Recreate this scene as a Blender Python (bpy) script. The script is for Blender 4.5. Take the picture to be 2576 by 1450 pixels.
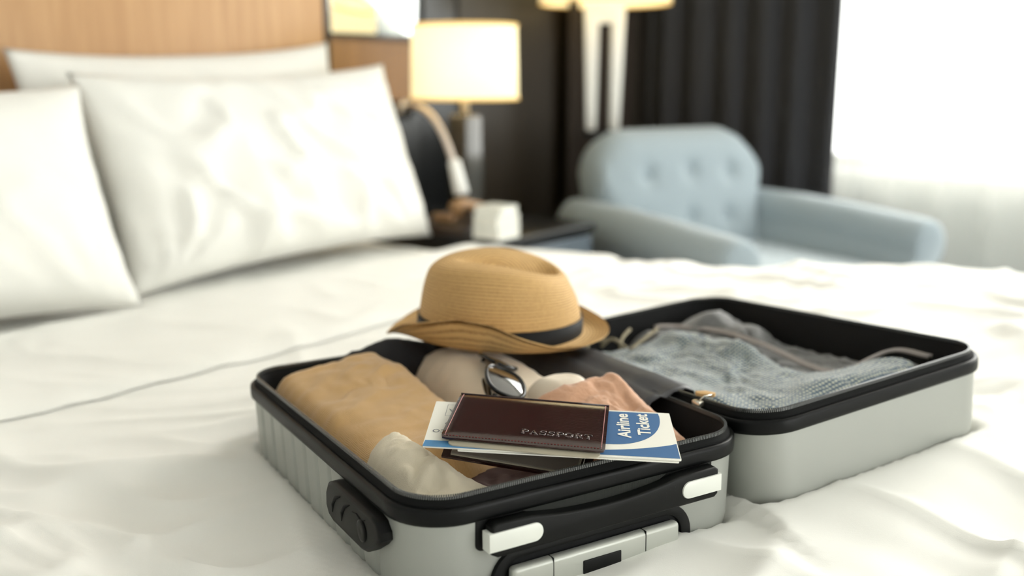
import bpy, bmesh, math, random
from mathutils import Vector, Matrix, Euler, noise as mnoise
random.seed(7)
PI = math.pi
scene = bpy.context.scene
COL = scene.collection
for o in list(bpy.data.objects):
    bpy.data.objects.remove(o)

# ------------------------------------------------------------------ camera
CAMZ = 1.025
F_PX = 2497.6                       # focal length in pixels of the 2576 px wide frame
PITCH = 0.21354
cam_d = bpy.data.cameras.new('camera')
cam = bpy.data.objects.new('camera', cam_d)
COL.objects.link(cam)
cam.location = (0, 0, CAMZ)
cam.rotation_euler = (PI / 2 - PITCH, 0, 0)
cam_d.sensor_width = 36.0
cam_d.lens = 36.0 * F_PX / 2576.0
cam_d.clip_start = 0.02
cam_d.clip_end = 100
cam_d.dof.use_dof = True
cam_d.dof.focus_distance = 0.87
cam_d.dof.aperture_fstop = 2.6
scene.camera = cam

# ------------------------------------------------------------------ daylight
world = bpy.data.worlds.new('daylight')
scene.world = world
world.use_nodes = True
bg = world.node_tree.nodes['Background']
bg.inputs[0].default_value = (0.985, 1.0, 0.965, 1)
bg.inputs[1].default_value = 5.5

sun_d = bpy.data.lights.new('sun', 'SUN')
sun_d.energy = 4.5
sun_d.angle = math.radians(24)
sun_d.color = (1.0, 0.97, 0.90)
sun = bpy.data.objects.new('sun', sun_d)
COL.objects.link(sun)
sun.location = (4, 5, 5)
sun.rotation_euler = Vector((0.66, 0.74, 0.62)).to_track_quat('Z', 'Y').to_euler()   # light comes in through the window wall

scene.view_settings.view_transform = 'Standard'
scene.view_settings.look = 'None'
scene.view_settings.gamma = 1.0
scene.view_settings.use_curve_mapping = False
scene.view_settings.exposure = 0.10

# ------------------------------------------------------------------ frames of reference
H0 = Vector((-0.52, 2.84))          # right front end of the headboard
E1 = Vector((0.64, 0.768))          # along the headboard wall, towards the window wall
NN = Vector((0.768, -0.64))         # from the headboard wall into the room
ROOM_YAW = math.atan2(E1.y, E1.x)   # local x = E1, local y = -NN
def sn(s, n, z=0.0):
    p = H0 + E1 * s + NN * n
    return Vector((p.x, p.y, z))
def to_sn(x, y):
    d = Vector((x, y)) - H0
    return d.dot(E1), d.dot(NN)
def ray(x, y):
    c, s = math.cos(PITCH), math.sin(PITCH)
    a = (x - 1288) / F_PX
    b = (725 - y) / F_PX
    return Vector((a, c + b * s, -s + b * c))
CAMP = Vector((0, 0, CAMZ))
def on_n(x, y, n):                  # pixel -> point on the vertical plane n metres off the headboard wall
    d = ray(x, y)
    nv = Vector((NN.x, NN.y, 0))
    o = sn(0, n, 0)
    return CAMP + d * ((o - CAMP).dot(nv) / d.dot(nv))
SW, SL, SR, SH = 0.34, 0.4514, 0.0433, 0.108      # suitcase half: width, length, corner radius, depth
MA = Matrix.Translation((-0.0426, 0.9876, 0.6961)) @ Euler((-0.0236, -0.0004, 0.5356)).to_matrix().to_4x4()
MB = Matrix.Translation((0.2634, 1.1626, 0.7064)) @ Euler((-0.0656, -0.0609, 0.5306)).to_matrix().to_4x4()

# ------------------------------------------------------------------ materials
def new_mat(name):
    m = bpy.data.materials.new(name)
    m.use_nodes = True
    nt = m.node_tree
    return m, nt, nt.nodes['Principled BSDF']
def srgb(r, g, b):
    f = lambda c: ((c / 255 + 0.055) / 1.055) ** 2.4 if c > 10 else c / 255 / 12.92
    return (f(r), f(g), f(b), 1)
def mat(name, rgb, rough=0.6, metal=0.0, spec=0.5, bump=None, var=None, sheen=0.0, coat=0.0, emit=None):
    """bump = (scale, strength, kind); var = (scale, amount)"""
    m, nt, b = new_mat(name)
    c = srgb(*rgb)
    b.inputs['Base Color'].default_value = c
    b.inputs['Roughness'].default_value = rough
    b.inputs['Metallic'].default_value = metal
    b.inputs['Specular IOR Level'].default_value = spec
    if sheen:
        b.inputs['Sheen Weight'].default_value = sheen
    if coat:
        b.inputs['Coat Weight'].default_value = coat
        b.inputs['Coat Roughness'].default_value = 0.08
    if emit:
        b.inputs['Emission Color'].default_value = srgb(*emit[0])
        b.inputs['Emission Strength'].default_value = emit[1]
    tc = nt.nodes.new('ShaderNodeTexCoord')
    if var:
        t = nt.nodes.new('ShaderNodeTexNoise')
        t.inputs['Scale'].default_value = var[0]
        t.inputs['Detail'].default_value = 5
        nt.links.new(tc.outputs['Object'], t.inputs['Vector'])
        mx = nt.nodes.new('ShaderNodeMix')
        mx.data_type = 'RGBA'
        mx.inputs[6].default_value = tuple(min(1, v * (1 - var[1])) for v in c[:3]) + (1,)
        mx.inputs[7].default_value = tuple(min(1, v * (1 + var[1])) for v in c[:3]) + (1,)
        nt.links.new(t.outputs['Fac'], mx.inputs[0])
        nt.links.new(mx.outputs[2], b.inputs['Base Color'])
    if bump:
        kind = bump[2] if len(bump) > 2 else 'noise'
        if kind == 'noise':
            t = nt.nodes.new('ShaderNodeTexNoise')
            t.inputs['Detail'].default_value = 4
            out = 'Fac'
        elif kind == 'voronoi':
            t = nt.nodes.new('ShaderNodeTexVoronoi')
            out = 'Distance'
        else:
            t = nt.nodes.new('ShaderNodeTexWave')
            t.bands_direction = kind
            t.inputs['Distortion'].default_value = 0.6
            t.inputs['Detail'].default_value = 2
            t.inputs['Detail Scale'].default_value = 1.5
            out = 'Fac'
        t.inputs['Scale'].default_value = bump[0]
        nt.links.new(tc.outputs['Object'], t.inputs['Vector'])
        bp = nt.nodes.new('ShaderNodeBump')
        bp.inputs['Strength'].default_value = bump[1]
        bp.inputs['Distance'].default_value = 0.001
        nt.links.new(t.outputs[out], bp.inputs['Height'])
        nt.links.new(bp.outputs['Normal'], b.inputs['Normal'])
    return m
def wood_mat(name, dark, light, rough=0.45, stretch=(14, 14, 0.7)):
    m, nt, b = new_mat(name)
    tc = nt.nodes.new('ShaderNodeTexCoord')
    mp = nt.nodes.new('ShaderNodeMapping')
    mp.inputs['Scale'].default_value = stretch
    nt.links.new(tc.outputs['Object'], mp.inputs['Vector'])
    t = nt.nodes.new('ShaderNodeTexNoise')
    t.inputs['Scale'].default_value = 3.0
    t.inputs['Detail'].default_value = 6
    t.inputs['Distortion'].default_value = 1.2
    nt.links.new(mp.outputs['Vector'], t.inputs['Vector'])
    r = nt.nodes.new('ShaderNodeValToRGB')
    r.color_ramp.elements[0].position = 0.3
    r.color_ramp.elements[0].color = srgb(*dark)
    r.color_ramp.elements[1].position = 0.75
    r.color_ramp.elements[1].color = srgb(*light)
    nt.links.new(t.outputs['Fac'], r.inputs['Fac'])
    nt.links.new(r.outputs['Color'], b.inputs['Base Color'])
    b.inputs['Roughness'].default_value = rough
    return m
def tweed_mat():
    m, nt, b = new_mat('tweed')
    tc = nt.nodes.new('ShaderNodeTexCoord')
    v = nt.nodes.new('ShaderNodeTexVoronoi')
    v.voronoi_dimensions = '2D'
    v.inputs['Scale'].default_value = 205
    v.inputs['Randomness'].default_value = 0.12
    nt.links.new(tc.outputs['Object'], v.inputs['Vector'])
    r = nt.nodes.new('ShaderNodeValToRGB')
    cr = r.color_ramp
    cr.elements[0].position = 0.0
    cr.elements[0].color = srgb(226, 216, 176)
    cr.elements[1].position = 0.50
    cr.elements[1].color = srgb(52, 76, 98)
    e = cr.elements.new(0.20)
    e.color = srgb(206, 204, 184)
    e = cr.elements.new(0.33)
    e.color = srgb(120, 140, 152)
    nt.links.new(v.outputs['Distance'], r.inputs['Fac'])
    nt.links.new(r.outputs['Color'], b.inputs['Base Color'])
    b.inputs['Roughness'].default_value = 0.9
    b.inputs['Sheen Weight'].default_value = 0.35
    bp = nt.nodes.new('ShaderNodeBump')
    bp.inputs['Strength'].default_value = 0.6
    bp.inputs['Distance'].default_value = 0.001
    bp.invert = True
    nt.links.new(v.outputs['Distance'], bp.inputs['Height'])
    nt.links.new(bp.outputs['Normal'], b.inputs['Normal'])
    return m
def straw_mat():
    m, nt, b = new_mat('straw')
    tc = nt.nodes.new('ShaderNodeTexCoord')
    uv = nt.nodes.new('ShaderNodeUVMap')
    uv.uv_map = 'UVMap'
    mp = nt.nodes.new('ShaderNodeMapping')
    mp.inputs['Scale'].default_value = (1, 1, 1)
    nt.links.new(uv.outputs['UV'], mp.inputs['Vector'])
    w = nt.nodes.new('ShaderNodeTexWave')
    w.bands_direction = 'Y'
    w.inputs['Scale'].default_value = 1.0
    w.inputs['Distortion'].default_value = 0.9
    w.inputs['Detail'].default_value = 2
    w.inputs['Detail Scale'].default_value = 3
    nt.links.new(mp.outputs['Vector'], w.inputs['Vector'])
    n = nt.nodes.new('ShaderNodeTexNoise')
    n.inputs['Scale'].default_value = 420
    nt.links.new(tc.outputs['Object'], n.inputs['Vector'])
    add = nt.nodes.new('ShaderNodeMath')
    add.operation = 'MULTIPLY_ADD'
    add.inputs[1].default_value = 0.55
    nt.links.new(w.outputs['Fac'], add.inputs[0])
    half = nt.nodes.new('ShaderNodeMath')
    half.operation = 'MULTIPLY'
    half.inputs[1].default_value = 0.55
    nt.links.new(n.outputs['Fac'], half.inputs[0])
    nt.links.new(half.outputs[0], add.inputs[2])
    r = nt.nodes.new('ShaderNodeValToRGB')
    r.color_ramp.elements[0].position = 0.1
    r.color_ramp.elements[0].color = srgb(146, 108, 58)
    r.color_ramp.elements[1].position = 0.6
    r.color_ramp.elements[1].color = srgb(212, 172, 112)
    nt.links.new(add.outputs[0], r.inputs['Fac'])
    nt.links.new(r.outputs['Color'], b.inputs['Base Color'])
    b.inputs['Roughness'].default_value = 0.75
    bp = nt.nodes.new('ShaderNodeBump')
    bp.inputs['Strength'].default_value = 0.7
    bp.inputs['Distance'].default_value = 0.001
    nt.links.new(add.outputs[0], bp.inputs['Height'])
    nt.links.new(bp.outputs['Normal'], b.inputs['Normal'])
    return m
def sheer_mat():
    m, nt, b = new_mat('sheer_fabric')
    out = nt.nodes['Material Output']
    tr = nt.nodes.new('ShaderNodeBsdfTransparent')
    tr.inputs[0].default_value = (1, 1, 1, 1)
    tl = nt.nodes.new('ShaderNodeBsdfTranslucent')
    tl.inputs[0].default_value = srgb(245, 245, 236)
    df = nt.nodes.new('ShaderNodeBsdfDiffuse')
    df.inputs[0].default_value = srgb(240, 240, 232)
    a = nt.nodes.new('ShaderNodeMixShader')
    a.inputs[0].default_value = 0.5
    nt.links.new(tl.outputs[0], a.inputs[1])
    nt.links.new(df.outputs[0], a.inputs[2])
    c = nt.nodes.new('ShaderNodeMixShader')
    c.inputs[0].default_value = 0.30
    nt.links.new(tr.outputs[0], c.inputs[1])
    nt.links.new(a.outputs[0], c.inputs[2])
    nt.links.new(c.outputs[0], out.inputs[0])
    return m

M = dict(
    linen=mat('white_linen', (240, 239, 233), 0.85, bump=(900, 0.12), sheen=0.2),
    linen_pillow=mat('pillow_linen', (242, 241, 235), 0.85, sheen=0.2),
    mattress=mat('mattress_fabric', (232, 230, 222), 0.9),
    shell=mat('silver_shell', (164, 166, 160), 0.42, metal=0.35, bump=(1500, 0.10)),
    rubber=mat('black_rubber', (7, 8, 8), 0.42, spec=0.18),
    tape=mat('black_zip_tape', (7, 8, 8), 0.8, spec=0.2, bump=(2500, 0.4)),
    teeth=mat('zip_teeth', (74, 76, 76), 0.25, spec=0.9),
    lining=mat('black_lining', (11, 12, 13), 0.75, spec=0.3, bump=(500, 0.2)),
    plastic=mat('black_plastic', (10, 11, 10), 0.48, spec=0.20),
    plastic_mesh=mat('ribbed_black_plastic', (58, 60, 56), 0.5, bump=(420, 1.0, 'X')),
    white_plastic=mat('white_plastic', (226, 228, 220), 0.3),
    silver=mat('silver_paint', (186, 188, 180), 0.38, metal=0.3),
    leather=mat('brown_leather', (44, 17, 17), 0.16, spec=0.6, coat=0.3, bump=(260, 0.10)),
    emboss_glint=mat('embossed_leather_glint', (52, 22, 21), 0.10, spec=0.8, coat=0.6),  # cover leather lightened to paint in glints on the raised letters
    stitch=mat('pink_thread', (206, 150, 146), 0.7),
    stitch_red=mat('red_thread', (112, 46, 42), 0.7),
    paper=mat('paper', (238, 236, 226), 0.6),
    page=mat('passport_page', (176, 168, 148), 0.7),
    page_grey=mat('passport_cover_grey', (128, 120, 112), 0.55),
    blue=mat('ticket_blue', (44, 98, 150), 0.5),
    blue_light=mat('ticket_light_blue', (72, 132, 180), 0.5),
    ink=mat('grey_ink', (104, 108, 118), 0.6),
    ink_blue=mat('blue_ink', (84, 136, 170), 0.6),
    straw=straw_mat(),
    band=mat('black_ribbon', (12, 12, 13), 0.6, spec=0.2, bump=(800, 0.3)),
    mustard=mat('mustard_knit', (214, 172, 114), 0.95, bump=(260, 0.4, 'X'), var=(60, 0.10), sheen=0.4),
    cream=mat('cream_cotton', (240, 228, 204), 0.9, bump=(1200, 0.3), sheen=0.2),
    beige=mat('beige_satin', (228, 210, 186), 0.6, sheen=0.3),
    ivory=mat('ivory_satin', (226, 212, 192), 0.5, sheen=0.3),
    tan=mat('tan_felt', (208, 160, 128), 0.95, bump=(300, 0.5), var=(160, 0.08), sheen=0.4),
    dark_brown=mat('dark_brown_cloth', (64, 34, 26), 0.8, bump=(120, 0.3)),
    charcoal=mat('charcoal_cloth', (30, 30, 33), 0.9, sheen=0.1),
    tweed=tweed_mat(),
    satin_grey=mat('dark_grey_nylon', (58, 58, 62), 0.45, bump=(900, 0.15)),
    mesh_grey=mat('grey_net', (84, 84, 85), 0.55, bump=(700, 0.7, 'voronoi'), sheen=0.5),
    net_tape=mat('net_binding', (160, 152, 148), 0.45),
    cord=mat('woven_cord', (150, 140, 116), 0.8, bump=(500, 0.6)),
    tab=mat('tan_leather_tab', (212, 170, 112), 0.5),
    brass=mat('pale_metal', (220, 214, 200), 0.25, metal=0.9),
    frame=mat('black_acetate', (6, 6, 7), 0.15, spec=0.35),
    lens=mat('brown_lens', (30, 18, 10), 0.03, spec=1.0, coat=1.0),
    headboard=wood_mat('oak_veneer', (186, 142, 96), (206, 164, 116)),
    walnut=wood_mat('brown_veneer', (142, 102, 56), (160, 116, 64)),
    dark_wood=wood_mat('dark_veneer', (40, 34, 26), (52, 44, 34)),
    black_wood=mat('black_lacquer', (16, 18, 20), 0.25),
    drawer_reflection=mat('grey_blue_reflection', (96, 106, 116), 0.3),  # grey-blue stands in for light reflected on the dark drawer fronts
    wall=mat('wall_paint', (220, 222, 222), 0.9),
    ceiling=mat('ceiling_paint', (236, 234, 228), 0.9),
    carpet=mat('carpet', (104, 106, 108), 0.95, bump=(400, 0.5)),
    drape=mat('dark_drape', (50, 50, 53), 0.9),
    drape_brown=mat('brown_drape', (46, 38, 32), 0.9),
    sheer=sheer_mat(),
    alu=mat('window_aluminium', (200, 202, 200), 0.5),
    mirror=mat('mirror_glass', (235, 238, 236), 0.06, metal=1.0),
    blue_fabric=mat('pale_blue_upholstery', (154, 167, 174), 0.9, bump=(700, 0.3), sheen=0.3),
    chair_leg=mat('chair_leg_wood', (44, 30, 22), 0.4),
    shade=mat('lamp_shade', (240, 226, 190), 0.8, emit=((255, 236, 180), 1.05)),
    shade_trim=mat('lamp_shade_edge', (226, 190, 120), 0.8, emit=((255, 204, 120), 0.5)),
    lamp_reflection=mat('white_reflection_metal', (252, 252, 248), 0.3),  # white stands in for the window's reflection on polished lamp metal
    lamp_glass=mat('smoked_glass_block', (64, 62, 58), 0.12, spec=0.8),
    chrome=mat('chrome', (226, 216, 206), 0.18, metal=1.0),
    arm_reflection=mat('arm_reflection', (226, 212, 200), 0.3),  # pale tone painted in for bright reflections along the chrome arm
    stem=mat('lamp_stem', (206, 190, 164), 0.4),
    phone=mat('phone_plastic', (166, 128, 88), 0.4),
    phone_dark=mat('phone_dark', (52, 38, 28), 0.4),
)

# ------------------------------------------------------------------ mesh helpers
def obj(name, verts, faces, material, parent=None, matrix=None, smooth=True, uvs=None, mats=None, fmats=None):
    me = bpy.data.meshes.new(name)
    me.from_pydata([tuple(v) for v in verts], [], faces)
    me.validate()
    if mats:
        for m in mats:
            me.materials.append(m)
        if fmats:
            for p, i in zip(me.polygons, fmats):
                p.material_index = i
    else:
        me.materials.append(material)
    if uvs:
        ul = me.uv_layers.new(name='UVMap')
        for li, l in enumerate(me.loops):
            ul.data[li].uv = uvs[l.vertex_index]
    for p in me.polygons:
        p.use_smooth = smooth
    me.update()
    o = bpy.data.objects.new(name, me)
    COL.objects.link(o)
    if parent:
        o.parent = parent
    if matrix is not None:
        o.matrix_local = matrix
    return o
def from_bm(name, bm, material, parent=None, matrix=None, smooth=True):
    bmesh.ops.recalc_face_normals(bm, faces=bm.faces)
    me = bpy.data.meshes.new(name)
    bm.to_mesh(me)
    bm.free()
    me.materials.append(material)
    for p in me.polygons:
        p.use_smooth = smooth
    o = bpy.data.objects.new(name, me)
    COL.objects.link(o)
    if parent:
        o.parent = parent
    if matrix is not None:
        o.matrix_local = matrix
    return o
def autosmooth(o, ang=40):
    me = o.data
    bm = bmesh.new()
    bm.from_mesh(me)
    lim = math.radians(ang)
    for e in bm.edges:
        if len(e.link_faces) == 2 and e.calc_face_angle(0) > lim:
            e.smooth = False
    bm.to_mesh(me)
    bm.free()
    return o
def empty(name, matrix):
    o = bpy.data.objects.new(name, None)
    COL.objects.link(o)
    o.matrix_world = matrix
    o.empty_display_size = 0.05
    return o
def tag(o, label=None, cat=None, group=None, kind=None):
    if label:
        o['label'] = label
    if cat:
        o['category'] = cat
    if group:
        o['group'] = group
    if kind:
        o['kind'] = kind
    return o
def box(name, lo, hi, material, parent=None, matrix=None, bevel=0.0, seg=2):
    bm = bmesh.new()
    bmesh.ops.create_cube(bm, size=1)
    c = [(a + b) / 2 for a, b in zip(lo, hi)]
    s = [abs(b - a) for a, b in zip(lo, hi)]
    for v in bm.verts:
        v.co = Vector((v.co.x * s[0] + c[0], v.co.y * s[1] + c[1], v.co.z * s[2] + c[2]))
    if bevel:
        bmesh.ops.bevel(bm, geom=list(bm.edges), offset=min(bevel, min(s) * 0.45), segments=seg, profile=0.5, affect='EDGES')
    return autosmooth(from_bm(name, bm, material, parent, matrix), 35)
def prism(name, poly, axis, t0, t1, material, parent=None, matrix=None, bevel=0.0, seg=2):
    """poly: 2D points; axis 'y': (x,z) extruded over y; 'x': (y,z) over x; 'z': (x,y) over z"""
    bm = bmesh.new()
    def mk(p, t):
        if axis == 'y':
            return (p[0], t, p[1])
        if axis == 'x':
            return (t, p[0], p[1])
        return (p[0], p[1], t)
    a = [bm.verts.new(mk(p, t0)) for p in poly]
    b = [bm.verts.new(mk(p, t1)) for p in poly]
    n = len(poly)
    bm.faces.new(a)
    bm.faces.new(list(reversed(b)))
    for i in range(n):
        bm.faces.new((a[i], b[i], b[(i + 1) % n], a[(i + 1) % n]))
    bmesh.ops.recalc_face_normals(bm, faces=bm.faces)
    if bevel:
        bv = set(b)
        es = [e for e in bm.edges if e.verts[0] in bv and e.verts[1] in bv]
        bmesh.ops.bevel(bm, geom=es, offset=bevel, segments=seg, profile=0.5, affect='EDGES')
    return autosmooth(from_bm(name, bm, material, parent, matrix), 35)
def loft(rings, close_ring=True, cap0=False, cap1=False):
    n = len(rings[0])
    v = [p for r in rings for p in r]
    f = []
    for k in range(len(rings) - 1):
        for i in range(n if close_ring else n - 1):
            j = (i + 1) % n
            f.append((k * n + i, k * n + j, (k + 1) * n + j, (k + 1) * n + i))
    if cap0:
        f.append(tuple(reversed(range(n))))
    if cap1:
        f.append(tuple(range((len(rings) - 1) * n, len(rings) * n)))
    return v, f
def tube(path, rad, seg=8, closed=False):
    pts = [Vector(p) for p in path]
    n = len(pts)
    rings = []
    up = Vector((0, 0, 1))
    prev = None
    for i, p in enumerate(pts):
        if closed:
            t = pts[(i + 1) % n] - pts[i - 1]
        else:
            t = pts[min(i + 1, n - 1)] - pts[max(i - 1, 0)]
        t.normalize()
        a = prev if prev else (up if abs(t.z) < 0.95 else Vector((1, 0, 0)))
        x = (a - t * a.dot(t)).normalized()
        prev = x
        y = t.cross(x)
        r = rad[i] if isinstance(rad, (list, tuple)) else rad
        rings.append([p + x * (r * math.cos(2 * PI * k / seg)) + y * (r * math.sin(2 * PI * k / seg)) for k in range(seg)])
    if closed:
        rings.append(rings[0])
    return loft(rings, True, not closed, not closed)
def revolve(prof, seg=40):
    rings = [[Vector((r * math.cos(2 * PI * k / seg), r * math.sin(2 * PI * k / seg), z)) for k in range(seg)] for r, z in prof]
    return loft(rings, True, True, True)
def arc(cx, cy, r, a0, a1, n):
    return [(cx + r * math.cos(math.radians(a0 + (a1 - a0) * i / n)), cy + r * math.sin(math.radians(a0 + (a1 - a0) * i / n))) for i in range(n + 1)]
def rrect(x0, x1, y0, y1, r, n=5):
    return (arc(x1 - r, y0 + r, r, -90, 0, n) + arc(x1 - r, y1 - r, r, 0, 90, n) +
            arc(x0 + r, y1 - r, r, 90, 180, n) + arc(x0 + r, y0 + r, r, 180, 270, n))
def fbm(p, o=4):
    return mnoise.fractal(p, 0.9, 2.0, o)
def smooth(a, b, x):
    t = max(0.0, min(1.0, (x - a) / (b - a)))
    return t * t * (3 - 2 * t)
def catmull(pts, per=6):
    n = len(pts)
    out = []
    for i in range(n):
        p0, p1, p2, p3 = (Vector(pts[(i + k) % n]) for k in (-1, 0, 1, 2))
        for j in range(per):
            t = j / per
            out.append(0.5 * ((2 * p1) + (p2 - p0) * t + (2 * p0 - 5 * p1 + 4 * p2 - p3) * t * t + (3 * p1 - p0 - 3 * p2 + p3) * t ** 3))
    return out
def catmull_open(pts, per=8):
    P = [Vector(p) for p in pts]
    P = [P[0] * 2 - P[1]] + P + [P[-1] * 2 - P[-2]]
    out = []
    for i in range(1, len(P) - 2):
        p0, p1, p2, p3 = P[i - 1:i + 3]
        for j in range(per):
            t = j / per
            out.append(0.5 * ((2 * p1) + (p2 - p0) * t + (2 * p0 - 5 * p1 + 4 * p2 - p3) * t * t + (3 * p1 - p0 - 3 * p2 + p3) * t ** 3))
    out.append(P[-2])
    return out
def cloth_pile(name, outline, zb, top, material, matrix, R=0.03, wr=0.004, wscale=18, seed=0.0, rings=26, per=9, extra=None):
    """soft folded garment: dome over a star-shaped outline, standing on zb"""
    O = catmull([Vector((p[0], p[1], 0)) for p in outline], per)
    c = sum(O, Vector()) / len(O)
    n = len(O)
    V = []
    F = []
    for k in range(rings):
        t = 1 - (1 - k / rings) ** 1.0
        for o in O:
            p = o.lerp(c, t)
            d = min((Vector((p.x - q.x, p.y - q.y, 0))).length for q in O[::2]) if k else 0.0
            e = min(1.0, d / R)
            h = math.sqrt(max(0.0, 1 - (1 - e) ** 2))
            tz = top(p.x, p.y) if callable(top) else top
            q = Vector((p.x * wscale, p.y * wscale, seed))
            w = fbm(q + Vector((fbm(q * 0.6), fbm(q * 0.6 + Vector((5, 5, 5))), 0)) * 0.8, 4)
            z = zb + (tz - zb) * h + wr * w * e
            if extra:
                z += extra(p.x, p.y) * e
            V.append((p.x, p.y, z))
    V.append((c.x, c.y, V[-1][2]))
    ci = len(V) - 1
    for k in range(rings - 1):
        for i in range(n):
            j = (i + 1) % n
            F.append((k * n + i, k * n + j, (k + 1) * n + j, (k + 1) * n + i))
    for i in range(n):
        F.append(((rings - 1) * n + i, (rings - 1) * n + (i + 1) % n, ci))
    F.append(tuple(reversed(range(n))))
    o = obj(name, V, F, material)
    o.matrix_world = matrix
    return o

# ------------------------------------------------------------------ the room
RM = Matrix.Translation((H0.x, H0.y, 0)) @ Matrix.Rotation(ROOM_YAW, 4, 'Z')    # local x = s, local y = -n
def rbox(name, s0, s1, n0, n1, z0, z1, material, parent=None, bevel=0.0):
    return box(name, (s0, -n1, z0), (s1, -n0, z1), material, parent, None if parent else RM, bevel)
S_WALL = 1.86
tag(rbox('floor', -3.4, S_WALL + 0.3, -0.4, 5.2, -0.1, 0.0, M['carpet']), kind='structure')
tag(rbox('ceiling', -3.4, S_WALL + 0.3, -0.4, 5.2, 2.65, 2.75, M['ceiling']), kind='structure')
tag(rbox('wall_headboard', -3.4, S_WALL + 0.2, -0.3, -0.1, 0, 2.65, M['wall']), kind='structure')
tag(rbox('wall_near', -3.4, -3.2, -0.1, 5.2, 0, 2.65, M['wall']), kind='structure')
fw = empty('unseen_wall_foot', RM)  # unseen wall added to cut fill light; its opening lets some in
tag(fw, kind='structure')
for nm, s0, s1, z0, z1 in (('wall_pier', -3.2, -1.7, 0, 2.65), ('wall_pier', 0.3, S_WALL, 0, 2.65), ('lintel', -1.7, 0.3, 2.2, 2.65)):
    rbox(nm, s0, s1, 5.2, 5.4, z0, z1, M['wall'], fw)
WN0, WN1, SILL, WTOP = 0.45, 4.6, 0.66, 2.42
ww = empty('wall_window', RM)
tag(ww, kind='structure')
for nm, n0, n1, z0, z1 in (('wall_pier', -0.1, WN0, 0, 2.65), ('wall_pier', WN1, 5.2, 0, 2.65), ('sill_wall', WN0, WN1, 0, SILL), ('lintel', WN0, WN1, WTOP, 2.65)):
    rbox(nm, S_WALL, S_WALL + 0.2, n0, n1, z0, z1, M['wall'], ww)
win = empty('window_1', RM)
tag(win, kind='structure')
for z0, z1 in ((SILL, SILL + 0.06), (WTOP - 0.06, WTOP)):
    rbox('frame_rail', S_WALL + 0.08, S_WALL + 0.14, WN0, WN1, z0, z1, M['alu'], win)
for k in range(4):
    n = WN0 + (WN1 - WN0 - 0.06) * k / 3
    rbox('frame_stile', S_WALL + 0.08, S_WALL + 0.14, n, n + 0.06, SILL + 0.06, WTOP - 0.06, M['alu'], win)
# wall panels beside the headboard
for i, (s0, s1, m, t) in enumerate(((0.075, 0.455, 'black_wood', 0.02), (0.465, 0.625, 'black_wood', 0.014), (0.635, 1.16, 'dark_wood', 0.02), (1.165, 1.85, 'dark_wood', 0.012))):
    rbox('wall_panel', s0, s1, -0.1, -0.1 + t, 0.0, 2.64 if i else 0.94, M[m], bpy.data.objects['wall_headboard'])
rbox('wall_panel', 0.075, 0.455, -0.1, -0.08, 0.943, 2.64, M['walnut'], bpy.data.objects['wall_headboard'])
for ch in bpy.data.objects['wall_headboard'].children:
    ch.matrix_parent_inverse = Matrix.Identity(4)
mir = empty('wall_mirror', RM @ Matrix.Translation((0.27, 0.078, 1.137)) @ Matrix.Rotation(math.radians(-3), 4, 'Z'))
tag(mir, 'tall frameless mirror on the brown wall panel beside the headboard', 'mirror')
box('mirror_glass', (-0.183, 0, 0), (0.183, -0.012, 1.0), M['mirror'], mir, bevel=0.003)
box('mirror_rail', (-0.183, -0.018, -0.012), (0.183, 0.0, 0.0), M['black_wood'], mir)

def curtain(name, s, n0, n1, z0, z1, material, folds, amp, seed, along='n', th=0.004):
    cnt = folds * 14
    rings = []
    zs = [z0 + (z1 - z0) * k / 10 for k in range(11)]
    for z in zs:
        r = []
        for i in range(cnt + 1):
            t = i / cnt
            n = n0 + (n1 - n0) * t
            ph = t * folds * 2 * PI + 0.9 * mnoise.noise(Vector((t * folds * 0.7, seed, z * 0.25)))
            a = amp * (0.75 + 0.35 * mnoise.noise(Vector((t * folds * 0.4, seed + 9, z * 0.5))))
            off = a * math.sin(ph) + 0.25 * a * math.sin(2.1 * ph + seed)
            r.append((s + off, -n, z) if along == 'n' else (n, -s - off, z))
        rings.append(r)
    v, f = loft(rings, False)
    o = obj(name, v, f, material)
    o.matrix_world = RM
    if th:
        md = o.modifiers.new('thickness', 'SOLIDIFY')
        md.thickness = th
    return o
tag(curtain('blackout_curtain', 1.70, -0.02, 0.79, 0.02, 2.6, M['drape'], 6, 0.030, 3.1),
    'charcoal blackout curtain hanging in folds beside the bright window', 'curtain')
tag(curtain('brown_curtain', -0.03, 1.17, 1.62, 0.02, 2.6, M['drape_brown'], 4, 0.022, 8.2, along='s'),
    'dark brown curtain in folds behind the floor lamp', 'curtain')
tag(curtain('sheer_curtain', 1.765, 0.5, 4.7, 0.02, 2.6, M['sheer'], 24, 0.022, 5.5, th=0),
    'white sheer curtain glowing in front of the window', 'curtain')

# ------------------------------------------------------------------ bed
bed = empty('bed', RM)
tag(bed, 'wide bed with an oak headboard under white bedding', 'bed')
for k, (s0, s1) in enumerate(((-2.0, -1.02), (-1.016, 0.0))):
    rbox('headboard_panel', s0, s1, -0.085, 0.0, 0.1, 1.62, M['headboard'], bed, 0.004)
rbox('headboard_edge', 0.001, 0.016, -0.098, 0.004, 0.1, 1.625, M['black_wood'], bed)
rbox('bed_base', -1.82, -0.02, 0.005, 2.25, 0.08, 0.32, M['dark_wood'], bed, 0.01)
rbox('mattress', -1.83, -0.005, 0.005, 2.28, 0.32, 0.565, M['mattress'], bed, 0.05)
for s in (-1.7, -0.12):
    for n in (0.12, 2.1):
        rbox('leg', s - 0.03, s + 0.03, n - 0.03, n + 0.03, 0.0, 0.08, M['black_wood'], bed)

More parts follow.
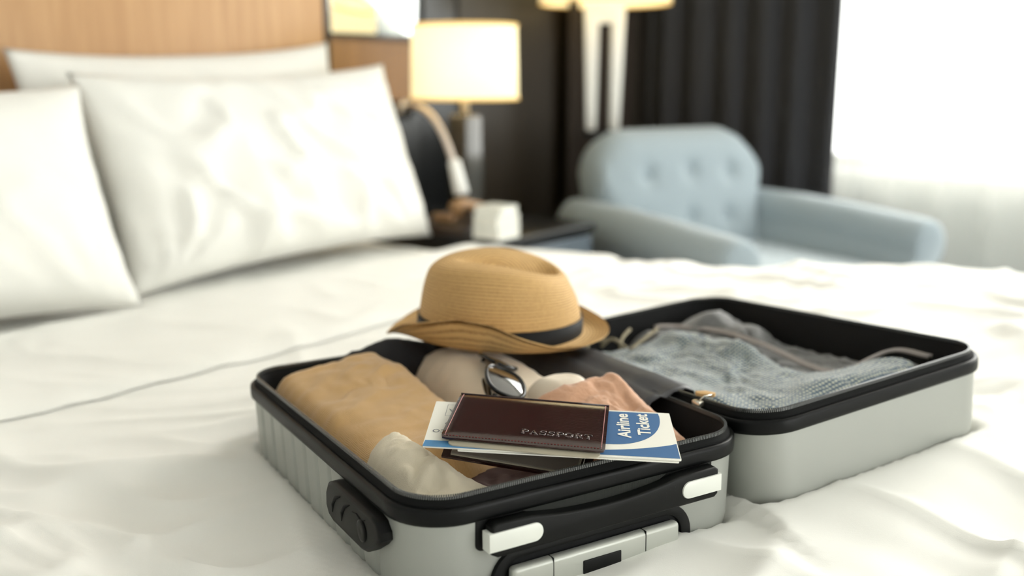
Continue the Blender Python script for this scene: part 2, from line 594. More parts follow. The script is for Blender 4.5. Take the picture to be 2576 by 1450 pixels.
MAi, MBi = MA.inverted(), MB.inverted()
def shell_field(x, y):
    """signed distance to the nearest suitcase half in plan and the height of its underside there"""
    best = None
    for m, mi in ((MA, MAi), (MB, MBi)):
        p = mi @ Vector((x, y, 0.595))
        qx, qy = abs(p.x) - (SW / 2 - 0.02), abs(p.y) - (SL / 2 - 0.02)
        d = math.hypot(max(qx, 0), max(qy, 0)) + min(max(qx, qy), 0) - 0.02
        cx, cy = max(-SW / 2, min(SW / 2, p.x)), max(-SL / 2, min(SL / 2, p.y))
        zb = (m @ Vector((cx, cy, -SH))).z
        if best is None or d < best[0]:
            best = (d, zb)
    return best
def s_edge(n):
    return 0.005 + 0.205 * smooth(0.55, 1.9, n)
def bed_h(x, y, s, n, wr=1.0):
    h = 0.596 + 0.058 * smooth(0.65, 1.95, n) * smooth(-1.0, 0.0, s)
    h += 0.010 * smooth(-1.1, -1.7, s)
    # wrinkles
    q = Vector((x * 2.2, y * 2.2, 0.3))
    warp = Vector((mnoise.noise(q * 1.3), mnoise.noise(q * 1.3 + Vector((7, 3, 1))), 0))
    a = Vector(((x * 0.8 + y * 0.6) * 7.0, (-x * 0.6 + y * 0.8) * 3.2, 1.7)) + warp * 1.6
    r1 = 1 - abs(mnoise.noise(a)) * 2.0
    b = Vector(((x * 0.5 - y * 0.87) * 13.0, (x * 0.87 + y * 0.5) * 5.5, 4.2)) + warp * 2.4
    r2 = 1 - abs(mnoise.noise(b)) * 2.0
    c = mnoise.noise(Vector((x * 3.1, y * 3.1, 9.0)) + warp)
    w = 0.0115 * r1 * abs(r1) + 0.0075 * (1 + 0.9 * smooth(1.6, 2.0, n)) * max(0, r2) ** 2 + 0.010 * c
    d, zb = shell_field(x, y)
    near = smooth(0.0, 0.10, d)
    w *= wr * (0.35 + 0.65 * near) * (0.30 + 0.70 * smooth(0.95, 1.30, n))
    hh = h + w
    rim = zb + 0.016
    if d < 0.16:
        t = smooth(0.0, 0.16, d)
        hh = (rim + w) * (1 - t) + hh * t
    if d < 0:
        hh = min(hh, zb + 0.016 - 0.026 * smooth(0.0, 0.022, -d))
    return hh
def bedding(name, n0, n1, step, material, drop=0.26, lift=0.0, wr=1.0, s0=-1.84, foot=True, edge=0.035, head_round=True, tail=0.0):
    NS = int((0.25 - s0) / step)
    NNn = int((n1 - n0) / step)
    V, F = [], []
    sk = 7
    cols = []
    for i in range(-sk, NS + sk + 1):
        cols.append(i)
    rows = list(range(0, NNn + 1 + (sk if foot else 0)))
    for jr in rows:
        for ic in cols:
            nj = min(jr, NNn)
            n = n0 + (n1 - n0) * nj / NNn
            t = min(max(ic, 0), NS) / NS
            s = s0 + (s_edge(n) - s0) * t
            es = max(0, -ic, ic - NS) / sk
            en = max(0, jr - NNn) / sk
            p = sn(s, n)
            z = bed_h(p.x, p.y, s, n, wr) + lift
            # rounded shoulder near the edges
            ds = min(s - s0, s_edge(n) - s)
            dn = (n1 - n) if foot else 1.0
            for dd in (ds, dn):
                if dd < 0.06:
                    z -= 0.022 * (1 - dd / 0.06) ** 2
            if head_round:
                dh = n - n0
                if dh < 0.03:
                    z -= 0.03 * (1 - dh / 0.03) ** 2
            if tail and n1 - n < tail:
                z -= 0.0115 * (1 - (n1 - n) / tail) ** 2
            out = 0.0
            if es or en:
                e = max(es, en)
                z -= drop * e
                wv = (0.02 * math.sin((n if es else s) * 22 + 1.3) if foot else 0.0) * e
                out = edge * math.sin(min(1, e * 1.6) * PI / 2) + wv
            sg = 0
            if es:
                sg = -1 if ic < 0 else 1
            q = sn(s + sg * out, n + (out if en else 0))
            V.append((q.x, q.y, z))
    nc = len(cols)
    for j in range(len(rows) - 1):
        for i in range(nc - 1):
            F.append((j * nc + i, j * nc + i + 1, (j + 1) * nc + i + 1, (j + 1) * nc + i))
    return obj(name, V, F, material)
tag(bedding('duvet', 0.60, 2.42, 0.0085, M['linen']), 'rumpled white duvet spread over the bed under the open suitcase', 'duvet')
tag(bedding('folded_sheet', 0.56, 0.985, 0.011, M['linen'], lift=0.014, wr=1.0, foot=False, drop=0.2, edge=0.018, tail=0.05),
    'smooth white sheet turned down over the duvet below the pillows', 'sheet')
tag(bedding('fitted_sheet', 0.02, 0.60, 0.02, M['linen'], lift=-0.022, wr=1.0, foot=False, drop=0.2, edge=0.0, head_round=False),
    'white fitted sheet under the pillows at the headboard', 'sheet')

def pillow(name, width, height, thick, m, seed, label, crease=1.0):
    NU, NV = 64, 40
    V, F = [], []
    for side in (1, -1):
        for j in range(NV + 1):
            for i in range(NU + 1):
                u, v = -1 + 2 * i / NU, -1 + 2 * j / NV
                fx = 1 - 0.05 * (1 - v * v) - 0.03 * (1 - abs(v)) * abs(u) ** 6
                fy = 1 - 0.13 * (1 - u * u) ** 1.0
                x = u * width / 2 * (1 - 0.045 * (1 - abs(v) ** 2.5))
                y = v * height / 2 * (1 - 0.10 * (1 - abs(u) ** 2.5))
                t = max(0.0, (1 - abs(u) ** 2.6)) ** 0.55 * max(0.0, (1 - abs(v) ** 2.6)) ** 0.55
                z = thick / 2 * t * (1.0 - 0.18 * v)
                q = Vector((x * 6.0, y * 6.0, seed + side * 3))
                w1 = mnoise.noise(q + Vector((mnoise.noise(q * 1.2), mnoise.noise(q * 1.2 + Vector((4, 4, 4))), 0)))
                # creases radiating from the corners and the lower edge
                ang = math.atan2(y + height * 0.5, abs(x) - width * 0.42)
                w2 = math.sin(ang * 13 + 3 * mnoise.noise(q * 0.7)) * math.exp(-((abs(x) - width * 0.42) ** 2 + (y + height * 0.5) ** 2) / 0.05)
                a = Vector(((x * 0.8 - y * 0.6) * 5, (x * 0.6 + y * 0.8) * 13, seed * 2.0))
                w3 = max(0, 1 - abs(mnoise.noise(a)) * 2.2) ** 2
                z += crease * t * (0.010 * w1 + 0.005 * w2 + 0.009 * w3)
                V.append((x, y, z * side))
    n1 = (NU + 1) * (NV + 1)
    for sd in range(2):
        for j in range(NV):
            for i in range(NU):
                a, b = sd * n1 + j * (NU + 1) + i, sd * n1 + (j + 1) * (NU + 1) + i
                F.append((a, a + 1, b + 1, b) if sd == 0 else (b, b + 1, a + 1, a))
    bm = bmesh.new()
    me = bpy.data.meshes.new('tmp')
    me.from_pydata(V, [], F)
    bm.from_mesh(me)
    bpy.data.meshes.remove(me)
    bmesh.ops.remove_doubles(bm, verts=bm.verts, dist=0.0004)
    o = from_bm(name, bm, M['linen_pillow'])
    o.matrix_world = m
    return tag(o, label, 'pillow', 'pillows against the headboard')
def pillow_pose(s_mid, n_bot, n_top, z_bot, height, yaw=0.0, roll=0.0):
    """stand a pillow leaning on the headboard: local x = along headboard, local y = up the pillow, local z = into the room"""
    lean = math.atan2(n_bot - n_top, math.sqrt(max(0.001, height ** 2 - (n_bot - n_top) ** 2)))
    c = sn(s_mid, (n_bot + n_top) / 2, z_bot + height / 2 * math.cos(lean))
    ex = Vector((E1.x, E1.y, 0))
    ez = Vector((NN.x, NN.y, 0)) * math.cos(lean) + Vector((0, 0, 1)) * math.sin(lean)
    ey = ez.cross(ex)
    if ey.z < 0:
        ey = -ey
    m = Matrix(((ex.x, ey.x, ez.x), (ex.y, ey.y, ez.y), (ex.z, ey.z, ez.z))).to_4x4()
    return Matrix.Translation(c) @ Matrix.Rotation(yaw, 4, 'Z') @ m @ Matrix.Rotation(roll, 4, 'Z')
pillow('bed_pillow', 0.86, 0.50, 0.17, pillow_pose(-0.47, 0.17, 0.07, 0.60, 0.50, roll=0.035), 2.0,
       'white pillow at the back, between the headboard and the creased front pillow')
pillow('bed_pillow', 0.86, 0.49, 0.17, pillow_pose(-1.36, 0.17, 0.07, 0.60, 0.49), 12.0,
       'white pillow at the back, behind the smooth front pillow')
pillow('bed_pillow', 0.87, 0.475, 0.20, pillow_pose(-0.415, 0.38, 0.22, 0.590, 0.475, roll=0.025), 5.0,
       'large creased white pillow standing in front, at the nightstand side', 2.6)
pillow('bed_pillow', 0.90, 0.46, 0.22, pillow_pose(-1.31, 0.46, 0.27, 0.590, 0.46, roll=-0.02), 9.0,
       'smooth white pillow standing in front, away from the nightstand', 1.3)

# ------------------------------------------------------------------ nightstand and what stands on it
ns = empty('nightstand', RM @ Matrix.Translation((0.31, -0.27, 0)))
tag(ns, 'black nightstand with drawer fronts coloured grey for reflected light beside the bed', 'nightstand')
box('body', (-0.245, -0.285, 0.06), (0.185, 0.34, 0.572), M['black_wood'], ns, bevel=0.003)
box('top', (-0.25, -0.305, 0.574), (0.195, 0.345, 0.600), M['black_wood'], ns, bevel=0.004)
for z0, z1 in ((0.34, 0.565), (0.09, 0.33)):
    d = box('drawer', (-0.235, -0.302, z0), (0.178, -0.2855, z1), M['drawer_reflection'], ns, bevel=0.003)
    box('handle', (-0.06, -0.316, (z0 + z1) / 2 - 0.006), (0.06, -0.3025, (z0 + z1) / 2 + 0.006), M['chrome'], d, bevel=0.003)
for x in (-0.22, 0.16):
    for y in (-0.26, 0.3):
        box('leg', (x - 0.02, y - 0.02, 0), (x + 0.02, y + 0.02, 0.0595), M['black_wood'], ns)

tl = empty('table_lamp', RM @ Matrix.Translation((0.30, -0.25, 0.601)))
tag(tl, 'table lamp with a glowing cream drum shade and smoked block base on the nightstand', 'lamp')
box('base_plate', (-0.07, -0.07, 0), (0.07, 0.07, 0.016), M['black_wood'], tl, bevel=0.004)
box('base_block', (-0.036, -0.036, 0.016), (0.036, 0.036, 0.305), M['lamp_glass'], tl, bevel=0.006)
v, f = revolve([(0.012, 0.305), (0.012, 0.40), (0.006, 0.40), (0.006, 0.52)], 16)
obj('stem', v, f, M['stem'], tl)
def drum_shade(parent, r0, r1, z0, z1, strength):
    v, f = loft([[Vector((r * math.cos(2 * PI * k / 48), r * math.sin(2 * PI * k / 48), z)) for k in range(48)]
                 for r, z in ((r0 - 0.003, z0), (r0, z0), (r1, z1), (r1 - 0.003, z1), (r0 - 0.003, z0))])
    sh = obj('lamp_shade', v, f, M['shade'], parent)
    for r, z in ((r0, z0), (r1, z1)):
        v, f = tube([(r * math.cos(2 * PI * k / 48), r * math.sin(2 * PI * k / 48), z) for k in range(48)], 0.004, 6, True)
        obj('shade_rim', v, f, M['shade_trim'], sh)
    for k in range(3):
        a = 2 * PI * k / 3
        v, f = tube([(0, 0, z1 - 0.03), (r1 * 0.98 * math.cos(a), r1 * 0.98 * math.sin(a), z1 - 0.01)], 0.002, 6)
        obj('spoke', v, f, M['brass'], sh)
    v, f = revolve([(0.001, (z0 + z1) / 2 - 0.05), (0.02, (z0 + z1) / 2 - 0.045), (0.03, (z0 + z1) / 2), (0.02, (z0 + z1) / 2 + 0.028), (0.001, (z0 + z1) / 2 + 0.032)], 20)
    obj('bulb', v, f, mat('bulb_glass', (255, 240, 210), 0.4, emit=((255, 226, 170), strength)), parent)
    return sh
drum_shade(tl, 0.154, 0.150, 0.352, 0.556, 8)

fl = empty('floor_lamp', Matrix.Translation((0.325, 3.60, 0)) @ Matrix.Rotation(0.0, 4, 'Z'))
tag(fl, 'floor lamp with a cream drum shade on a forked stand, coloured white for its window reflection, behind the armchair', 'lamp')
v, f = revolve([(0.14, 0.0), (0.14, 0.018), (0.13, 0.024), (0.02, 0.03)], 40)
obj('base', v, f, M['black_wood'], fl)
v, f = revolve([(0.016, 0.03), (0.016, 0.80)], 16)
obj('pole', v, f, M['black_wood'], fl)
box('bracket', (-0.075, -0.02, 0.795), (0.075, 0.02, 0.822), M['black_wood'], fl, bevel=0.006)
poly = [(-0.060, 0.83), (-0.053, 0.823), (-0.033, 0.823), (-0.026, 0.83), (-0.020, 1.195), (0.024, 1.195), (0.024, 0.83), (0.031, 0.823), (0.052, 0.823), (0.058, 0.83), (0.072, 1.262), (-0.072, 1.262)]
prism('fork', poly, 'y', 0.016, -0.016, M['lamp_reflection'], fl, bevel=0.006)
drum_shade(fl, 0.228, 0.222, 1.262, 1.56, 8)

rl = empty('reading_lamp', Matrix.Identity(4))
tag(rl, 'curved chrome reading lamp on the wall between headboard and table lamp', 'lamp')
P = [on_n(1030, 268, 0.06), on_n(1055, 270, 0.16), on_n(1082, 288, 0.22), on_n(1108, 325, 0.27), on_n(1130, 375, 0.31), on_n(1145, 425, 0.33)]
root = on_n(1015, 275, -0.06)
v, f = tube(catmull_open([root] + P, 8), 0.0095, 10)
obj('arm', v, f, M['arm_reflection'], rl)
h0, h1 = on_n(1141, 400, 0.325), on_n(1162, 490, 0.35)
v, f = tube([h0, h0.lerp(h1, 0.08), h0.lerp(h1, 0.94), h1], [0.009, 0.017, 0.021, 0.017], 16)
obj('lamp_head', v, f, M['lamp_reflection'], rl)
bm = bmesh.new()
bmesh.ops.create_cone(bm, cap_ends=True, segments=28, radius1=0.032, radius2=0.030, depth=0.03)
from_bm('wall_mount', bm, M['chrome'], rl, Matrix.Translation(root) @ Matrix.Rotation(ROOM_YAW, 4, 'Z') @ Matrix.Rotation(PI / 2, 4, 'X'))

ph = empty('telephone', RM @ Matrix.Translation((0.145, -0.37, 0.601)) @ Matrix.Rotation(0.15, 4, 'Z'))
tag(ph, 'tan and brown desk telephone lying on the nightstand beside the pillow', 'telephone')
prism('body', [(-0.09, 0.0), (0.09, 0.0), (0.09, 0.018), (-0.09, 0.055)], 'x', -0.075, 0.075, M['phone_dark'], ph, Matrix.Rotation(PI / 2, 4, 'Z'), bevel=0.006)
v, f = tube([(-0.085, -0.045, 0.072), (-0.06, -0.045, 0.084), (0.03, -0.045, 0.062), (0.075, -0.045, 0.044)], [0.022, 0.014, 0.014, 0.022], 14)
obj('handset', v, f, M['phone'], ph)
for i in range(3):
    for j in range(4):
        box('key', (-0.03 + i * 0.03 - 0.01, 0.005 + 0.018 * j - 0.006, 0.0), (-0.03 + i * 0.03 + 0.01, 0.005 + 0.018 * j + 0.006, 0.036 - 0.004 * i + 0.01), M['phone'], ph, bevel=0.002)
bk = [('white note pad lowest in the stack on the nightstand', 0.0, 0.030, 0.090, 0.070, 0.05),
      ('white box in the middle of the stack on the nightstand', 0.0305, 0.032, 0.085, 0.07, -0.06),
      ('white card pad on top of the stack on the nightstand', 0.063, 0.022, 0.078, 0.066, 0.10)]
for lb, z, h, w, d, a in bk:
    e = empty('note_pad', RM @ Matrix.Translation((0.112, -0.53, 0.601 + z)) @ Matrix.Rotation(a, 4, 'Z'))
    tag(e, lb, 'note pad', 'white pads stacked on the nightstand')
    box('pages', (-w / 2, -d / 2 * 1.2, 0.002), (w / 2, d / 2 * 1.2, h - 0.003), M['paper'], e)
    box('cover', (-w / 2 - 0.001, -d / 2 * 1.2 - 0.001, h - 0.003), (w / 2 + 0.001, d / 2 * 1.2 + 0.001, h), M['white_plastic'], e)
    box('back_cover', (-w / 2 - 0.001, -d / 2 * 1.2 - 0.001, 0), (w / 2 + 0.001, d / 2 * 1.2 + 0.001, 0.002), M['white_plastic'], e)

# ------------------------------------------------------------------ armchair
CH_F = Vector((0.49, -0.87)).normalized()
CH_R = Vector((-CH_F.y, CH_F.x))          # towards the window arm
cc = Vector((0.727, 3.115))
ex, ey = CH_R * 0.94, -CH_F * 0.98                       # local x = towards window arm, local y = towards the back
CHM = Matrix(((ex.x, ey.x, 0, cc.x), (ex.y, ey.y, 0, cc.y), (0, 0, 1, 0), (0, 0, 0, 1)))
ch = empty('armchair', CHM)
tag(ch, 'pale blue upholstered armchair with a buttoned back beside the window', 'armchair')
box('base', (-0.36, -0.36, 0.14), (0.36, 0.38, 0.30), M['blue_fabric'], ch, bevel=0.03, seg=4)
box('seat_cushion', (-0.30, -0.43, 0.302), (0.30, 0.24, 0.46), M['blue_fabric'], ch, bevel=0.05, seg=5)
def arm_mesh(sgn):
    # scroll arm: cross-section in (x,z) swept from back to front with a softly rounded front
    rings = []
    ys = [0.42, 0.40, 0.30, 0.1, -0.1, -0.28, -0.36, -0.405, -0.425, -0.43]
    sc = [0.90, 1, 1, 1, 1, 1, 0.995, 0.97, 0.92, 0.80]
    for y, k in zip(ys, sc):
        top = 0.62 - 0.02 * smooth(0.1, -0.43, y)
        prof = [(0.30, 0.14), (0.415, 0.14), (0.415, 0.46)] + arc(0.395, top - 0.075, 0.075, -40, 200, 14) + [(0.30, top - 0.13)]
        cx, cz = 0.37, 0.38
        rings.append([(sgn * (cx + (x - cx) * k), y, cz + (z - cz) * (0.5 + 0.5 * k)) for x, z in prof])
    return loft(rings, True, True, True)
for sgn in (-1, 1):
    v, f = arm_mesh(sgn)
    o = obj('arm', v, f, M['blue_fabric'], ch)
    autosmooth(o, 60)
    bmx = bmesh.new()
    bmx.from_mesh(o.data)
    bmesh.ops.recalc_face_normals(bmx, faces=bmx.faces)
    bmx.to_mesh(o.data)
    bmx.free()
btn = [(-0.20, 0.70), (0.0, 0.715), (0.20, 0.70), (-0.20, 0.545), (0.0, 0.555), (0.20, 0.545), (-0.1, 0.63), (0.1, 0.63)]
btn = [(-0.17, 0.69), (0.02, 0.70), (0.20, 0.69), (-0.20, 0.535), (0.0, 0.545), (0.17, 0.54)]
NXb, NZb = 56, 40
Vb, Fb = [], []
def back_out(u, v):
    # outline: rounded shoulders, rolled outwards at the top
    hw = 0.345 + 0.035 * smooth(0.45, 0.95, v)
    return u * hw
for side in (0, 1):
    for j in range(NZb + 1):
        for i in range(NXb + 1):
            u, v = -1 + 2 * i / NXb, j / NZb
            cr = 0.24
            z = 0.30 + 0.54 * v - 0.17 * (1 - math.sqrt(max(0.0, 1 - (max(0, abs(u) - 0.55) / 0.45) ** 2))) * smooth(0.35, 1.0, v)
            x = back_out(u, v)
            e = min(1, (1 - abs(u)) / 0.16)
            ev = min(1, (1 - v) / 0.16)
            rnd = math.sqrt(max(0, 1 - (1 - e) ** 2)) * math.sqrt(max(0, 1 - (1 - ev) ** 2))
            t = 0.075 * rnd
            rec = 0.27 + 0.13 * v
            if side == 0:
                dimp = sum(0.022 * math.exp(-((x - bx) ** 2 + (z - bz) ** 2) / 0.0011) for bx, bz in btn)
                soft = 0.012 * rnd
                y = rec - t - soft + dimp - 0.05 * smooth(0.85, 1.0, abs(u)) * smooth(0.5, 0.9, v) * rnd
            else:
                y = rec + t * 0.9
            Vb.append((x, y, z))
n1 = (NXb + 1) * (NZb + 1)
for sd in range(2):
    for j in range(NZb):
        for i in range(NXb):
            a, b = sd * n1 + j * (NXb + 1) + i, sd * n1 + (j + 1) * (NXb + 1) + i
            Fb.append((a, a + 1, b + 1, b) if sd == 0 else (b, b + 1, a + 1, a))
bmb = bmesh.new()
me = bpy.data.meshes.new('tmp')
me.from_pydata(Vb, [], Fb)
bmb.from_mesh(me)
bpy.data.meshes.remove(me)
bmesh.ops.remove_doubles(bmb, verts=bmb.verts, dist=0.001)
bk_o = from_bm('backrest', bmb, M['blue_fabric'], ch)
for bx, bz in btn:
    v, f = revolve([(0.001, 0.006), (0.009, 0.004), (0.012, 0.0), (0.009, -0.004), (0.001, -0.005)], 14)
    vv = (bz - 0.30) / 0.54
    obj('button', v, f, M['blue_fabric'], bk_o, Matrix.Translation((bx, 0.27 + 0.13 * vv - 0.087 + 0.021, bz)) @ Matrix.Rotation(PI / 2, 4, 'X'))
for x in (-0.32, 0.32):
    for y in (-0.32, 0.33):
        v, f = revolve([(0.016, 0.0), (0.026, 0.1395)], 14)
        obj('leg', v, f, M['chair_leg'], ch, Matrix.Translation((x, y, 0)))

# ------------------------------------------------------------------ suitcase
case = empty('suitcase', MA)
tag(case, 'open silver hard-shell cabin suitcase lying on the bed, both halves packed', 'suitcase')
REL_B = MA.inverted() @ MB
def perim(fine_left=False):
    """points (x, y, nx, ny) round the zip line of one half, counter-clockwise from the near edge"""
    P = []
    def line(x0, y0, x1, y1, nx, ny, step):
        d = math.hypot(x1 - x0, y1 - y0)
        k = max(1, int(d / step))
        for i in range(k):
            t = i / k
            P.append((x0 + (x1 - x0) * t, y0 + (y1 - y0) * t, nx, ny))
    def corner(cx, cy, a0):
        for i in range(12):
            a = math.radians(a0 + 90 * i / 12)
            P.append((cx + SR * math.cos(a), cy + SR * math.sin(a), math.cos(a), math.sin(a)))
    x, y, r = SW / 2, SL / 2, SR
    line(-x + r, -y, x - r, -y, 0, -1, 0.012)
    corner(x - r, -y + r, -90)
    line(x, -y + r, x, y - r, 1, 0, 0.012)
    corner(x - r, y - r, 0)
    line(x - r, y, -x + r, y, 0, 1, 0.012)
    corner(-x + r, y - r, 90)
    line(-x, y - r, -x, -y + r, -1, 0, 0.0022 if fine_left else 0.012)
    corner(-x + r, -y + r, 180)
    return P
RIBS = [0.1637 - 0.0347 * k for k in range(10)]
def ring(P, e, z, groove=0.0):
    out = []
    for x, y, nx, ny in P:
        g = 0.0
        if groove and nx < -0.99:
            for ry in RIBS:
                d = abs(y - ry)
                if d < 0.0048:
                    g = max(g, groove * (0.5 + 0.5 * math.cos(PI * d / 0.0048)) ** 0.6)
        out.append((x + nx * (e - g), y + ny * (e - g), z))
    return out
def make_half(M4, ribbed):
    P = perim(ribbed)
    gr = lambda z: 0.0034 * smooth(-0.0245, -0.031, z) if ribbed else 0
    zs = [-0.019, -0.0225, -0.0245, -0.027, -0.030, -0.034, -0.045, -0.06, -0.075, -0.086]
    rows = [ring(P, 0.004 - 0.0025 * (-z - 0.019) / 0.067, z, gr(z)) for z in zs]
    R = 0.022
    for k in range(1, 8):
        a = PI / 2 * k / 7
        z = -0.086 - R * math.sin(a)
        rows.append(ring(P, 0.0015 - R * (1 - math.cos(a)), z, gr(z) * math.cos(a)))
    v, f = loft(rows, True, False, True)
    sh = obj('shell', v, f, M['shell'], case, M4)
    tag(sh, 'silver shell with vertical ribs' if ribbed else 'plain silver shell')
    # lining
    rows = [ring(P, 0.0, -0.004), ring(P, -0.003, -0.010), ring(P, -0.004, -0.06), ring(P, -0.008, -0.092), ring(P, -0.022, -0.1035)]
    v, f = loft(rows, True, False, True)
    obj('lining', v, f, M['lining'], case, M4)
    # rubber bumper
    pr = [(0.0035, -0.0085), (0.0062, -0.0082), (0.0076, -0.0092), (0.0080, -0.012), (0.0080, -0.019), (0.0074, -0.0222), (0.0058, -0.0232), (0.0035, -0.0230), (0.0035, -0.0085)]
    v, f = loft([ring(P, e, z) for e, z in pr])
    obj('bumper', v, f, M['rubber'], case, M4)
    # zip tape and coil
    pr = [(0.0036, -0.011), (0.0036, -0.0068), (0.0026, -0.0052), (0.0012, -0.0035), (0.0002, -0.0008), (-0.0012, -0.0008), (-0.0012, -0.0035), (0.0, -0.006), (0.0, -0.011)]
    v, f = loft([ring(P, e, z) for e, z in pr])
    tp = obj('zip_tape', v, f, M['tape'], case, M4)
    # teeth: slanted little loops all along the edge
    V, F = [], []
    acc, pitch = 0.0, 0.0019
    n = len(P)
    for i in range(n):
        a, b = P[i], P[(i + 1) % n]
        d = math.hypot(b[0] - a[0], b[1] - a[1])
        t = acc
        while t < d:
            u = t / d
            x, y = a[0] + (b[0] - a[0]) * u, a[1] + (b[1] - a[1]) * u
            nx, ny = a[2] + (b[2] - a[2]) * u, a[3] + (b[3] - a[3]) * u
            tx, ty = (b[0] - a[0]) / d, (b[1] - a[1]) / d
            h = 0.0006
            base = len(V)
            for e, z, sk in ((0.0008, -0.0036, 0.0), (0.0008, 0.0006, 0.0007), (-0.0018, 0.0008, 0.0010), (-0.0018, -0.0034, 0.0003)):
                for w in (-h, h):
                    V.append((x + nx * e + tx * (w + sk), y + ny * e + ty * (w + sk), z))
            q = base
            F += [(q, q + 2, q + 3, q + 1), (q + 2, q + 4, q + 5, q + 3), (q + 4, q + 6, q + 7, q + 5), (q + 6, q, q + 1, q + 7), (q, q + 6, q + 4, q + 2), (q + 1, q + 3, q + 5, q + 7)]
            t += pitch
        acc = t - d
    tc_ = obj('zip_teeth', V, F, M['teeth'], tp, smooth=False)
    tag(tc_, kind='stuff')
    return sh
I4 = Matrix.Identity(4)
make_half(I4, True)
make_half(REL_B, False)
yf = -SL / 2 - 0.003                     # front face of the near half
# carry handle on the front face
plate = prism('handle_plate', rrect(-0.121, 0.125, -0.050, -0.018, 0.006), 'y', yf + 0.002, yf - 0.0015, M['plastic'], case, bevel=0.001)
prism('grip_strip', [(-0.078, -0.0235), (-0.066, -0.0195), (0.066, -0.0195), (0.070, -0.0235), (0.050, -0.0335), (-0.05, -0.0335)], 'y', yf - 0.0015, yf - 0.0032, M['plastic_mesh'], plate)
top = [(-0.113, -0.0265), (-0.108, -0.0235), (-0.075, -0.0245)]
for k in range(0, 13):
    t = k / 12
    x = -0.06 + 0.122 * t
    top.append((x, -0.0270 - 0.0042 * math.sin(PI * t) ** 0.8))
top += [(0.078, -0.0245), (0.118, -0.0235), (0.122, -0.0265), (0.122, -0.0495), (0.118, -0.0525), (-0.108, -0.0525), (-0.113, -0.0495)]
hd = prism('carry_handle', list(reversed(top)), 'y', yf - 0.0035, yf - 0.0145, M['plastic'], case, bevel=0.0022, seg=3)
def cap_poly(x0, x1, z0, z1, round_left):
    r = (z1 - z0) / 2
    if round_left:
        return [(x1, z0), (x1, z1)] + arc(x0 + r, (z0 + z1) / 2, r, 90, 270, 12)
    return [(x0, z1), (x0, z0)] + arc(x1 - r, (z0 + z1) / 2, r, -90, 90, 12)
for x0, x1, rl_ in ((-0.1165, -0.066, False), (0.0795, 0.1245, True)):
    prism('end_cap', cap_poly(x0, x1, -0.0465, -0.0305, rl_), 'y', yf - 0.0045, yf - 0.0160, M['white_plastic'], hd, bevel=0.0012)
dots_v, dots_f = [], []
for cx in (-0.052, 0.066):
    for i in range(3):
        for j in range(5):
            x, z = cx + (i - 1) * 0.005, -0.039 + (j - 2) * 0.0034 + (0.0017 if i == 1 else 0)
            b0 = len(dots_v)
            dots_v += [(x + 0.0007 * math.cos(2 * PI * k / 6), yf - 0.01455, z + 0.0007 * math.sin(2 * PI * k / 6)) for k in range(6)]
            dots_v.append((x, yf - 0.0140, z))
            dots_f += [(b0 + k, b0 + (k + 1) % 6, b0 + 6) for k in range(6)]
tag(obj('grip_holes', dots_v, dots_f, M['lining'], hd), kind='stuff')
# telescopic handle in its arched recess
outer = [(-0.108, -0.106)] + arc(-0.078, -0.0835, 0.030, 180, 90, 8) + arc(0.070, -0.0835, 0.030, 90, 0, 8) + [(0.100, -0.106)]
inner = [(0.0885, -0.106)] + arc(0.0695, -0.0820, 0.019, 0, 90, 8) + arc(-0.0775, -0.0820, 0.019, 90, 180, 8) + [(-0.0965, -0.106)]
tr_o = prism('recess_frame', outer + inner, 'y', yf + 0.004, yf - 0.0035, M['plastic'], case, bevel=0.0012)
prism('recess_back', [(-0.0965, -0.106), (-0.0965, -0.07), (-0.08, -0.062), (0.072, -0.062), (0.0885, -0.07), (0.0885, -0.106)], 'y', yf + 0.003, yf - 0.0006, M['lining'], tr_o)
tg = box('telescopic_grip', (-0.0925, yf - 0.0115, -0.0945), (0.0805, yf - 0.0008, -0.0680), M['silver'], case, bevel=0.004, seg=4)
box('release_button', (-0.0245, yf - 0.0126, -0.0915), (0.0150, yf - 0.0108, -0.0780), M['plastic'], tg, bevel=0.0015)
for x in (-0.054, 0.042):
    box('seam', (x - 0.0004, yf - 0.01162, -0.0940), (x + 0.0004, yf - 0.0030, -0.0678), M['plastic'], tg)
# combination lock block on the ribbed side
xl = -SW / 2 - 0.003
lk_poly = [(-0.186, -0.036), (-0.180, -0.0285), (-0.168, -0.026), (-0.085, -0.026), (-0.070, -0.031), (-0.063, -0.042), (-0.062, -0.055), (-0.068, -0.063), (-0.08, -0.066), (-0.146, -0.066), (-0.156, -0.064), (-0.178, -0.050), (-0.186, -0.043)]
lk = prism('combination_lock', list(reversed(lk_poly)), 'x', xl + 0.004, xl - 0.012, M['plastic'], case, bevel=0.0035, seg=3)
for yy in (-0.092, -0.114):
    v, f = tube([(xl - 0.0118, yy + 0.012, -0.0560), (xl - 0.0119, yy + 0.009, -0.0470), (xl - 0.0119, yy + 0.002, -0.0390), (xl - 0.0118, yy - 0.010, -0.0335)], [0.0006, 0.0018, 0.0018, 0.0006], 8)
    obj('number_slot', v, f, M['lining'], lk)
v, f = revolve([(0.0095, 0.0), (0.0095, 0.0012), (0.0075, 0.0020), (0.002, 0.0014)], 24)
kb = obj('key_button', v, f, M['rubber'], lk, Matrix.Translation((xl - 0.0118, -0.150, -0.0465)) @ Matrix.Rotation(-PI / 2, 4, 'Y'))
v, f = tube([(xl - 0.0121, -0.130, -0.0375), (xl - 0.0123, -0.140, -0.0355), (xl - 0.0123, -0.148, -0.0385), (xl - 0.0121, -0.158, -0.0345)], 0.0006, 6)
obj('pull_cord', v, f, M['lining'], lk)
